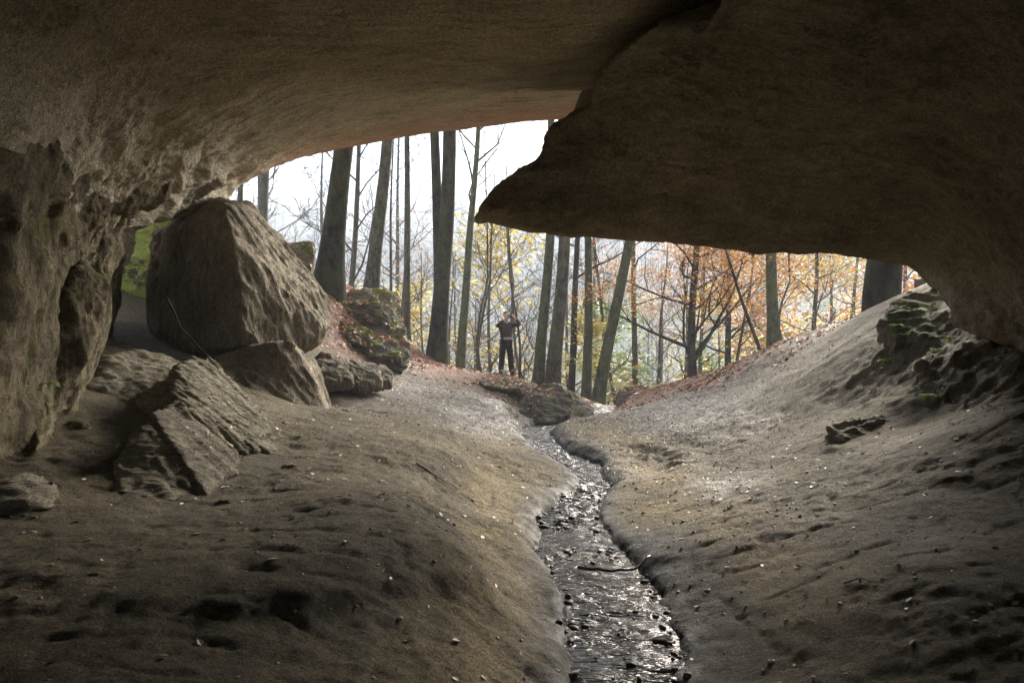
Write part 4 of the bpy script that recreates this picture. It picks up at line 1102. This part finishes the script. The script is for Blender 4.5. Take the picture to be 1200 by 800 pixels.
def scatter_leaves(pts, size, rg, curl=.22):
    """folded leaf shapes lying on the ground or on rocks"""
    xs_ = np.array([p[0] for p in pts]); ys_ = np.array([p[1] for p in pts])
    Z = ground_h(xs_, ys_); e = .04
    Zx = (ground_h(xs_ + e, ys_) - Z) / e; Zy = (ground_h(xs_, ys_ + e) - Z) / e
    v, f = [], []
    for x, y, z, zx, zy in zip(xs_, ys_, Z, Zx, Zy):
        q, nrm = drop(x, y, z)
        if nrm is None: nrm = Vector((-zx, -zy, 1)).normalized()
        if nrm.z < .2: continue
        nrm = (nrm + Vector((rg.gauss(0, .25), rg.gauss(0, .25), 0))).normalized()
        a = rg.uniform(0, 6.28); s = size * rg.uniform(.55, 1.3)
        u = Vector((math.cos(a), math.sin(a), 0)); u = (u - nrm * u.dot(nrm)).normalized(); w2 = nrm.cross(u)
        c = q + nrm * .004
        k = curl * rg.uniform(.2, 1.2) * s
        b = len(v)
        v += [tuple(c - u * s), tuple(c - u * s * .2 + w2 * s * .6 + nrm * k), tuple(c + u * s * .55 + w2 * s * .4 + nrm * k * .7), tuple(c + u * s * 1.1),
              tuple(c + u * s * .55 - w2 * s * .4 + nrm * k * .7), tuple(c - u * s * .2 - w2 * s * .6 + nrm * k)]
        f += [(b, b+5, b+4, b+3), (b, b+3, b+2, b+1)]
    return v, f
rg = random.Random(51)
def in_stream(x, y):
    l = np.interp(y, ST[:, 0], ST[:, 1]); r = np.interp(y, ST[:, 0], ST[:, 2])
    return l - .04 < x < r + .04
pts = []
while len(pts) < 26000:      # thick leaf carpet outside and along the lip
    Y = rg.uniform(15, 27); x = rg.uniform(-8, 10.5)
    dens = float(smooth(17.5, 20.5, Y + (2.0 if x > 1 else 0) * (x > 4) + 3.0 * float(smooth(-2.4, -4, x))))
    if x > 5.2: dens = max(dens, .5 * float(smooth(11, 15, Y)))
    if -2.2 < x < -.6 and Y < 21: dens *= .18
    dens *= .35 + .65 * (noise.noise(Vector((x * .8, Y * .8, 0))) > -.1)
    if rg.random() < dens and not in_stream(x, Y): pts.append((x, Y))
v, f = scatter_leaves(pts, .05, rg)
tag(mesh_from('fallen_leaves', v, f, M['litter'], smooth=False), 'red brown fallen beech leaves carpeting the lip of the cave', 'fallen leaves', kind='stuff')
pts = []
while len(pts) < 4200:      # sparse dry leaves blown into the cave
    Y = 2.4 + 17 * rg.random() ** .8; x = rg.uniform(-3.4, 6.0)
    if in_stream(x, Y): continue
    d = .10 + .5 * float(smooth(10, 17, Y)) + .8 * math.exp(-((x - 2.6) / .9) ** 2 - ((Y - 12) / 3.5) ** 2) + .4 * math.exp(-((x + .55) / .25) ** 2 - ((Y - 5.6) / 1.2) ** 2)
    if rg.random() < d * .6: pts.append((x, Y))
v, f = scatter_leaves(pts, .024, rg)
tag(mesh_from('dry_leaves', v, f, M['litter_pale'], smooth=False), 'small dry leaves and bits scattered over the cave floor', 'dry leaves', kind='stuff')
def pebble_mesh():
    ico = bmesh.new(); bmesh.ops.create_icosphere(ico, subdivisions=1, radius=1)
    base = [v_.co.copy() for v_ in ico.verts]; fs = [[v_.index for v_ in f_.verts] for f_ in ico.faces]; ico.free()
    rg = random.Random(61); pts = []
    while len(pts) < 2600:
        Y = 2.3 + 18 * rg.random() ** 1.1; x = rg.uniform(-3.6, 6.0)
        if in_stream(x, Y) and rg.random() > .06: continue
        if rg.random() < .35 + .65 * math.exp(-((x - 1.9) / 1.0) ** 2): pts.append((x, Y))
    X = np.array([p[0] for p in pts]); Ys = np.array([p[1] for p in pts]); Z = ground_h(X, Ys)
    v, f = [], []
    for x, y, z in zip(X, Ys, Z):
        s = .004 + .011 * rg.random() ** 3 + .0006 * y
        q, n_ = drop(x, y, z)
        b = len(v); a = rg.uniform(0, 6.28); ca, sa = math.cos(a), math.sin(a); sx_, sy_, sz_ = s * rg.uniform(.8, 1.5), s * rg.uniform(.7, 1.1), s * rg.uniform(.45, .8)
        for c in base:
            k = 1 + rg.uniform(-.18, .18)
            px_, py_ = c.x * sx_ * k, c.y * sy_ * k
            v.append((q.x + px_ * ca - py_ * sa, q.y + px_ * sa + py_ * ca, q.z + sz_ * .1 + c.z * sz_ * k))
        f += [tuple(b + i for i in t_) for t_ in fs]
    return v, f
v, f = pebble_mesh()
tag(mesh_from('pebbles', v, f, M['pebble'], smooth=False), 'grit and small pebbles strewn over the cave floor', 'pebbles', kind='stuff')

def gravel():
    rg = random.Random(71); v, f = [], []
    ico = bmesh.new(); bmesh.ops.create_icosphere(ico, subdivisions=2, radius=1)
    base = [v_.co.copy() for v_ in ico.verts]; fs = [[v_.index for v_ in f_.verts] for f_ in ico.faces]; ico.free()
    n = 0
    while n < 420:
        y = 3.6 + 8.5 * rg.random() ** 1.2
        l = np.interp(y, ST[:, 0], ST[:, 1]); r_ = np.interp(y, ST[:, 0], ST[:, 2])
        u = rg.random()
        if rg.random() < .35: u = rg.choice((rg.uniform(-.1, .12), rg.uniform(.85, 1.15)))
        x = l + (r_ - l) * u
        if noise.noise(Vector((x * 2.2, y * 1.3, 4))) < -.02 and 0.1 < u < .9: continue
        s = .006 + .026 * rg.random() ** 3 + .0006 * y
        a = rg.uniform(0, 6.28); ca, sa = math.cos(a), math.sin(a)
        sx_, sy_, sz_ = s * rg.uniform(.8, 1.6), s * rg.uniform(.6, 1.1), s * rg.uniform(.4, .7)
        zz = WZ + sz_ * rg.uniform(-.25, .5) + (.02 if (u < 0 or u > 1) else 0)
        b = len(v); off = rg.uniform(0, 100)
        for c in base:
            k = 1 + .28 * noise.noise(c * 1.6 + Vector((off, 0, 0)))
            px_, py_ = c.x * sx_ * k, c.y * sy_ * k
            v.append((x + px_ * ca - py_ * sa, y + px_ * sa + py_ * ca, zz + c.z * sz_ * k))
        f += [tuple(b + i for i in t_) for t_ in fs]
        n += 1
    return v, f
v, f = gravel()
M['gravel'] = leaf_mat('wet_gravel', [(0.012, 0.010, 0.008), (0.03, 0.025, 0.018), (0.06, 0.05, 0.035)], 0)
M['gravel'].node_tree.nodes['Principled BSDF'].inputs['Roughness'].default_value = .65
tag(mesh_from('gravel', v, f, M['gravel']), 'dark wet gravel breaking the surface along the stream', 'gravel', kind='stuff')
# stones standing in the stream bed
def stream_stone(x, y, s, lab):
    z = WZ - .03
    pts = []
    rg = random.Random(int(x * 1000 + y * 77))
    for _ in range(14):
        a = rg.uniform(0, 6.28); b = rg.uniform(-.4, 1)
        pts.append((x + math.cos(a) * s * rg.uniform(.7, 1.2) * (1 - .4 * max(b, 0)), y + math.sin(a) * s * rg.uniform(.5, .9) * (1 - .4 * max(b, 0)), z + b * s * .45))
    return rock('rock', [pts], M['wetrock'], lab, 'stone', max(.012, s * .09), lambda p: rock_disp(p, s * .12, 5), 'stones lying in the stream')
for a in ((.42, 6.9, .06, 'small dark stone near the left edge of the stream'), (.95, 4.9, .11, 'flat dark stone in the stream nearest the bottom of the picture'),
          (.93, 10.1, .08, 'dark stone in the narrow bend of the stream'), (.62, 5.9, .06, 'small wet stone in the middle of the near stream'),
          (.50, 14.4, .09, 'dark stone breaking the bright far water'), (1.08, 7.4, .06, 'small stone at the right edge of the stream'), (.75, 11.9, .07, 'stone where the stream widens below the bend')):
    stream_stone(*a)

def loose_stone(px, py, Y, s, mat, lab):
    x = (px - 600) / F * Y; z = H(x, Y) - s * .12
    rs = random.Random(int(px * 7 + py)); pts = []
    for _ in range(16):
        a_ = rs.uniform(0, 6.28); b_ = rs.uniform(-.3, 1)
        pts.append((x + math.cos(a_) * s * rs.uniform(.7, 1.2) * (1 - .35 * max(b_, 0)), Y + math.sin(a_) * s * rs.uniform(.6, 1) * (1 - .35 * max(b_, 0)), z + b_ * s * .6))
    return rock('rock', [pts], mat, lab, 'stone', max(.008, s * .09), lambda p: rock_disp(p, s * .14, 5), 'loose stones on the cave floor')
for a in ((338, 540, 7.0, .07, M['slab'], 'loose stone at the lower right foot of the layered sheets'), (262, 598, 5.6, .05, M['slab'], 'small loose stone in front of the smooth tilted slab'),
          (92, 520, 7.0, .12, M['wall'], 'broken stone lying near the foot of the left cave wall'), (128, 505, 7.4, .08, M['slab'], 'stone left of the smooth tilted slab'),
          (404, 486, 11.5, .07, M['boulder'], 'loose stone right of the low pale streaked rock')):
    loose_stone(a[0], a[1], a[2], a[3], a[4], a[5])
# sticks
def stick(name, pts, r, mat, label, cat, drop_=True):
    t = Tubes()
    P_ = []
    for p in pts:
        P_.append(Vector((p[0], p[1], (max(H(p[0], p[1]), WZ + .01) + r * .8 + p[2]) if drop_ else p[2])))
    fine = []
    for i in range(len(P_) - 1):
        for k in range(4): fine.append(P_[i].lerp(P_[i+1], k / 4) + Vector((0, 0, random.uniform(0, r))))
    fine.append(P_[-1])
    t.add(fine, [r * (1 - .6 * i / len(fine)) for i in range(len(fine))], 7)
    m = P_[0]
    return tag(mesh_from(name, t.v, t.f, mat, None, tuple(m)), label, cat)
M['wood_pale'] = plain('dry_wood', (0.30, 0.25, 0.18), .85)
M['wood_wet'] = plain('wet_wood', (0.045, 0.032, 0.022), .4, .5)
stick('twig', [(2.05, 4.75, .0), (2.14, 4.72, .01), (2.2, 4.62, .0)], .007, M['wood_pale'], 'short pale forked twig lying on the right slope', 'twig')
stick('twig', [(-.98, 7.9, .0), (-.75, 7.85, .01), (-.55, 7.95, .0)], .009, M['wood_pale'], 'thin pale twig lying flat on the left floor', 'twig')
stick('branch', [(.55, 6.35, .01), (.75, 6.2, .02), (1.0, 6.25, .02), (1.15, 6.4, .0)], .016, M['wood_wet'], 'dark wet branch lying across the stream', 'branch')
a = Vector(P(196, 350, 8.6)); b = Vector(P(212, 385, 8.4)); c = Vector(P(256, 432, 8.6))
stick('branch', [tuple(a), tuple(b), tuple(c)], .014, M['twig'], 'thin bare stick leaning on the rocks below the gap', 'branch', False)

# green sprouts
def sprout(px, py, Y, n, size, label, seed, hang=False):
    rg = random.Random(seed)
    x, y, z = P(px, py, Y)
    o0 = Vector((x, y, z))
    if not hang:
        h_ = H(x, y); q, _ = drop(x, y, h_); o0 = q
    root = empty('fern', tuple(o0)); tag(root, label, 'fern', 'fresh green ferns on the rocks')
    for i in range(n):
        a = rg.uniform(0, 6.28); L = size * rg.uniform(.6, 1.1)
        d = Vector((math.cos(a), math.sin(a) , 0)) * .7 + Vector((0, -.25, 0))
        v, f = [], []
        st = [d * L * t + Vector((0, 0, L * (1.1 * t - 1.15 * t * t))) for t in [k / 8 for k in range(9)]]
        for k in range(1, 9):
            t = k / 8; wd = L * .34 * math.sin(math.pi * (t * .85 + .1))
            dr = (st[k] - st[k-1]).normalized(); sd = dr.cross(Vector((0, 0, 1))).normalized()
            for s_ in (-1, 1):
                b = len(v); base = st[k]
                v += [tuple(base - dr * L * .03), tuple(base + sd * s_ * wd * .6 + dr * L * .06), tuple(base + sd * s_ * wd - Vector((0, 0, wd * .25)) + dr * L * .05), tuple(base + dr * L * .05)]
                f.append((b, b+1, b+2, b+3))
            b = len(v); v += [tuple(st[k-1] - sd * .003), tuple(st[k-1] + sd * .003), tuple(st[k] + sd * .003), tuple(st[k] - sd * .003)]; f.append((b, b+1, b+2, b+3))
        mesh_from('frond', v, f, M['leaf_fresh'], root, smooth=False)
sprout(1036, 376, 10.9, 7, .26, 'leafy green fern at the left end of the mossy ledge', 1)
sprout(1048, 366, 11.2, 5, .2, 'small fern on the mossy ledge right behind the leafy fern', 2)
sprout(1093, 392, 10.0, 5, .2, 'small green fern between the two right hand ledges', 3)
sprout(1114, 388, 10.1, 6, .22, 'bright green fern rightmost on the ledge under the overhang', 4)
sprout(1098, 397, 9.9, 4, .16, 'tiny fern just below the small green fern between the ledges', 6)
sprout(1084, 450, 9.0, 4, .2, 'single green fern on the front of the crumbling far right ledge', 5)
sprout(58, 452, 6.55, 6, .16, 'green tuft of fern on the foot of the left cave wall', 7, True)

# ---------------------------------------------------------------- the person with a camera, standing on the lip
def skin_mesh(verts, edges, radii, root_i=0, sub=2):
    me = bpy.data.meshes.new('t'); me.from_pydata(verts, edges, []); me.update()
    o = bpy.data.objects.new('t', me); C.objects.link(o)
    md = o.modifiers.new('s', 'SKIN'); md.use_smooth_shade = True
    for i, r in enumerate(radii):
        sv = me.skin_vertices[0].data[i]
        sv.radius = (r, r) if isinstance(r, (int, float)) else r
        sv.use_root = (i == root_i)
    sb = o.modifiers.new('u', 'SUBSURF'); sb.levels = sub; sb.render_levels = sub
    dg = bpy.context.evaluated_depsgraph_get()
    m2 = bpy.data.meshes.new_from_object(o.evaluated_get(dg))
    bpy.data.objects.remove(o)
    return m2
def obj_mesh(name, me, mat, parent=None, loc=None):
    me.materials.clear(); me.materials.append(mat); me.name = name; me.shade_smooth()
    o = bpy.data.objects.new(name, me); C.objects.link(o)
    if parent: o.parent = parent
    if loc: o.location = loc
    return o
M['skin'] = plain('skin', (0.52, 0.33, 0.24), .6, .4, .08)
M['jacket'] = plain('dark_jacket', (0.06, 0.045, 0.045), .85, .2, .4, 60)
M['sleeve'] = plain('pale_vest_trim', (0.26, 0.26, 0.27), .85, .2, .2, 60)
M['trousers'] = plain('dark_trousers', (0.028, 0.022, 0.022), .9, .15, .3, 40)
M['boot'] = plain('leather_boot', (0.03, 0.022, 0.018), .6, .3)
M['hair'] = plain('grey_brown_hair', (0.16, 0.11, 0.08), .7, .3, .4, 120)
M['black'] = plain('black_plastic', (0.015, 0.015, 0.016), .4, .5, .2)
px0, py0 = -.17, 21.6
pz0 = max(H(px0 - .11, py0), H(px0 + .12, py0), H(px0, py0)) + .0
person = empty('person', (px0, py0, pz0), R(28))
tag(person, 'person in dark jacket and trousers holding a camera to the eye on the cave lip', 'person')
# body joints, facing -y (toward the cave), raised arms
J = {
    'pelvis': (0, 0, .93), 'waist': (0, .0, 1.06), 'chest': (0, .015, 1.27), 'neckb': (0, .01, 1.44), 'neck': (0, -.005, 1.51), 'jaw': (0, -.03, 1.575), 'head': (0, -.02, 1.66), 'crown': (0, -.01, 1.715),
    'hipL': (-.10, 0, .88), 'kneeL': (-.125, -.01, .49), 'ankL': (-.15, .02, .09), 'heelL': (-.15, .045, .04), 'toeL': (-.175, -.13, .03),
    'hipR': (.10, 0, .88), 'kneeR': (.14, -.01, .49), 'ankR': (.175, .02, .09), 'heelR': (.175, .045, .04), 'toeR': (.21, -.13, .03),
    'shL': (-.18, .01, 1.40), 'elL': (-.37, -.15, 1.33), 'wrL': (-.15, -.24, 1.54), 'hdL': (-.085, -.245, 1.61),
    'shR': (.18, .01, 1.40), 'elR': (.38, -.15, 1.38), 'wrR': (.15, -.24, 1.58), 'hdR': (.085, -.245, 1.65),
}
RAD = {'pelvis': (.105, .08), 'waist': (.105, .075), 'chest': (.13, .09), 'neckb': (.07, .06), 'neck': .052, 'jaw': (.062, .07), 'head': (.076, .092), 'crown': (.05, .06),
       'hipL': .07, 'kneeL': .042, 'ankL': .028, 'heelL': .024, 'toeL': .02, 'hipR': .07, 'kneeR': .042, 'ankR': .028, 'heelR': .024, 'toeR': .02,
       'shL': .06, 'elL': .042, 'wrL': .028, 'hdL': (.036, .018), 'shR': .06, 'elR': .042, 'wrR': .028, 'hdR': (.036, .018)}
E = [('pelvis', 'waist'), ('waist', 'chest'), ('chest', 'neckb'), ('neckb', 'neck'), ('neck', 'jaw'), ('jaw', 'head'), ('head', 'crown'), ('pelvis', 'hipL'), ('hipL', 'kneeL'), ('kneeL', 'ankL'), ('ankL', 'heelL'), ('ankL', 'toeL'),
     ('pelvis', 'hipR'), ('hipR', 'kneeR'), ('kneeR', 'ankR'), ('ankR', 'heelR'), ('ankR', 'toeR'), ('chest', 'shL'), ('shL', 'elL'), ('elL', 'wrL'), ('wrL', 'hdL'), ('chest', 'shR'), ('shR', 'elR'), ('elR', 'wrR'), ('wrR', 'hdR')]
names = list(J)
vs = [J[n_] for n_ in names]; rr = [RAD[n_] for n_ in names]; es = [(names.index(a), names.index(b)) for a, b in E]
# fingers and thumb curled round the camera
for sgn, hn in ((-1, 'hdL'), (1, 'hdR')):
    hx, hy, hz = J[hn]; hi = names.index(hn)
    for k in range(4):
        a0 = (hx + sgn * -.008, hy - .014, hz + .03 - .019 * k)
        a1 = (hx - sgn * .030, hy - .036, hz + .034 - .019 * k)
        a2 = (hx - sgn * (.052 - .004 * abs(k - 1)), hy - .030, hz + .030 - .019 * k)
        b = len(vs); vs += [a0, a1, a2]; rr += [.0095, .0088, .0078]; es += [(hi, b), (b, b+1), (b+1, b+2)]
    b = len(vs); vs += [(hx - sgn * .012, hy + .022, hz - .012), (hx - sgn * .038, hy + .026, hz + .004)]; rr += [.011, .009]; es += [(hi, b), (b, b+1)]
body = obj_mesh('body', skin_mesh(vs, es, rr, 0, 2), M['skin'], person)
# face: nose, ears, eyes, mouth live on the body mesh as raised features
bm = bmesh.new(); bm.from_mesh(body.data)
def ball(c, s):
    r = bmesh.ops.create_icosphere(bm, subdivisions=2, radius=1)
    for v_ in r['verts']: v_.co = Vector((v_.co.x * s[0] + c[0], v_.co.y * s[1] + c[1], v_.co.z * s[2] + c[2]))
ball((0, -.112, 1.625), (.014, .022, .026)); ball((-.08, -.01, 1.635), (.010, .020, .032)); ball((.08, -.01, 1.635), (.010, .020, .032)); ball((0, -.1, 1.585), (.026, .012, .008))
bm.to_mesh(body.data); bm.free(); body.data.shade_smooth()
def chain(name, keys, rad, mat, parent, extra=None, sub=2):
    vs = [J[k] if isinstance(k, str) else k for k in keys]
    es = [(i, i + 1) for i in range(len(vs) - 1)]
    rr = list(rad)
    if extra:
        for (i, ks, rs) in extra:
            b = len(vs); vs += [J[k] if isinstance(k, str) else k for k in ks]; rr += rs
            es.append((i, b)); es += [(b + j, b + j + 1) for j in range(len(ks) - 1)]
    return obj_mesh(name, skin_mesh(vs, es, rr, 0, sub), mat, parent)
lerp = lambda a, b, t: tuple(J[a][i] + (J[b][i] - J[a][i]) * t for i in range(3))
chain('jacket', [(0, 0, .84), 'waist', 'chest', (0, .01, 1.45)], [(.175, .14), (.165, .13), (.195, .15), (.085, .08)], M['jacket'], person,
      [(2, ['shL', 'elL', lerp('elL', 'wrL', .85)], [.082, .06, .042]), (2, ['shR', 'elR', lerp('elR', 'wrR', .85)], [.082, .06, .042])])
chain('trousers', [(0, 0, 1.0), 'pelvis', (0, 0, .89)], [(.12, .1), (.145, .12), (.1, .09)], M['trousers'], person,
      [(1, ['hipL', 'kneeL', (-.148, .02, .10)], [.115, .088, .078]), (1, ['hipR', 'kneeR', (.173, .02, .10)], [.115, .088, .078])])
for sx_ in ('L', 'R'):
    ax, ay, az = J['ank' + sx_]
    chain('boot', [(ax, ay, .15), (ax, ay + .01, .06), (J['toe' + sx_][0], -.07, .05), (J['toe' + sx_][0], -.135, .04)], [.055, .052, .045, .036], M['boot'], person)
chain('hair', [(0, .03, 1.60), (0, .03, 1.69), (0, -.01, 1.735), (0, -.06, 1.73)], [(.072, .055), (.088, .075), (.075, .07), (.05, .03)], M['hair'], person)
chain('waist_bag', [(-.14, -.10, .99), (-.05, -.16, .99), (.06, -.16, .99), (.14, -.10, .99)], [.035, .045, .045, .035], M['sleeve'], person)
chain('hip_pack', [(.17, .02, .98), (.20, .03, .90)], [.055, .065], M['jacket'], person)
# the camera in the hands
camt = empty('camera_body', person.location, 0); camt.name = 'photo_camera'
camt.location = person.matrix_basis @ Vector((0, -.20, 1.60)) if False else Vector(person.location) + Matrix.Rotation(R(28), 3, 'Z') @ Vector((0, -.205, 1.585))
camt.rotation_euler = (0, 0, R(28))
tag(camt, 'black camera held up to the face of the person', 'camera')
def box_part(name, c, s, mat, parent, bev=.006):
    bm = bmesh.new(); bmesh.ops.create_cube(bm, size=1)
    for v_ in bm.verts: v_.co = Vector((v_.co.x * s[0] + c[0], v_.co.y * s[1] + c[1], v_.co.z * s[2] + c[2]))
    bmesh.ops.bevel(bm, geom=bm.edges[:], offset=bev, segments=2, affect='EDGES')
    me = bpy.data.meshes.new(name); bm.to_mesh(me); bm.free()
    return obj_mesh(name, me, mat, parent)
box_part('body', (0, 0, .03), (.135, .065, .09), M['black'], camt)
box_part('viewfinder', (0, .005, .088), (.05, .06, .03), M['black'], camt)
t = Tubes(); t.add([(0, -.03, .025), (0, -.075, .025), (0, -.0751, .025), (0, -.115, .025)], [.034, .034, .037, .037], 20)
t.build('lens', M['black'], camt)
t = Tubes(); t.add([(0, -.114, .025), (0, -.118, .025)], [.030, .029], 20)
t.build('lens_glass', plain('lens_glass', (.02, .02, .03), .08, .8, .1, 5, 0), camt)

# ---------------------------------------------------------------- valley air
HZ = 0.0019
bm = bmesh.new(); bmesh.ops.create_cube(bm, size=1)
zmin = float(gz.min()) - 1.0
zmax = 75.0
for v_ in bm.verts:
    v_.co = Vector((v_.co.x * 640, v_.co.y * 520 + 175, (zmax + zmin) / 2 + v_.co.z * (zmax - zmin)))
me = bpy.data.meshes.new('haze'); bm.to_mesh(me); bm.free()
m = bpy.data.materials.new('haze_air'); m.use_nodes = True
t = m.node_tree; t.nodes.remove(t.nodes['Principled BSDF'])
pv = t.nodes.new('ShaderNodeVolumePrincipled')
pv.inputs['Color'].default_value = (0.74, 0.83, 0.97, 1)
pv.inputs['Density'].default_value = HZ
pv.inputs['Anisotropy'].default_value = 0.2
t.links.new(pv.outputs[0], t.nodes['Material Output'].inputs['Volume'])
me.materials.append(m)
hz = bpy.data.objects.new('haze', me); C.objects.link(hz)
tag(hz, 'pale bluish haze filling the valley', 'haze', kind='stuff')
print('verts', sum(len(o.data.vertices) for o in C.objects if o.type == 'MESH'), 'objs', len(C.objects))
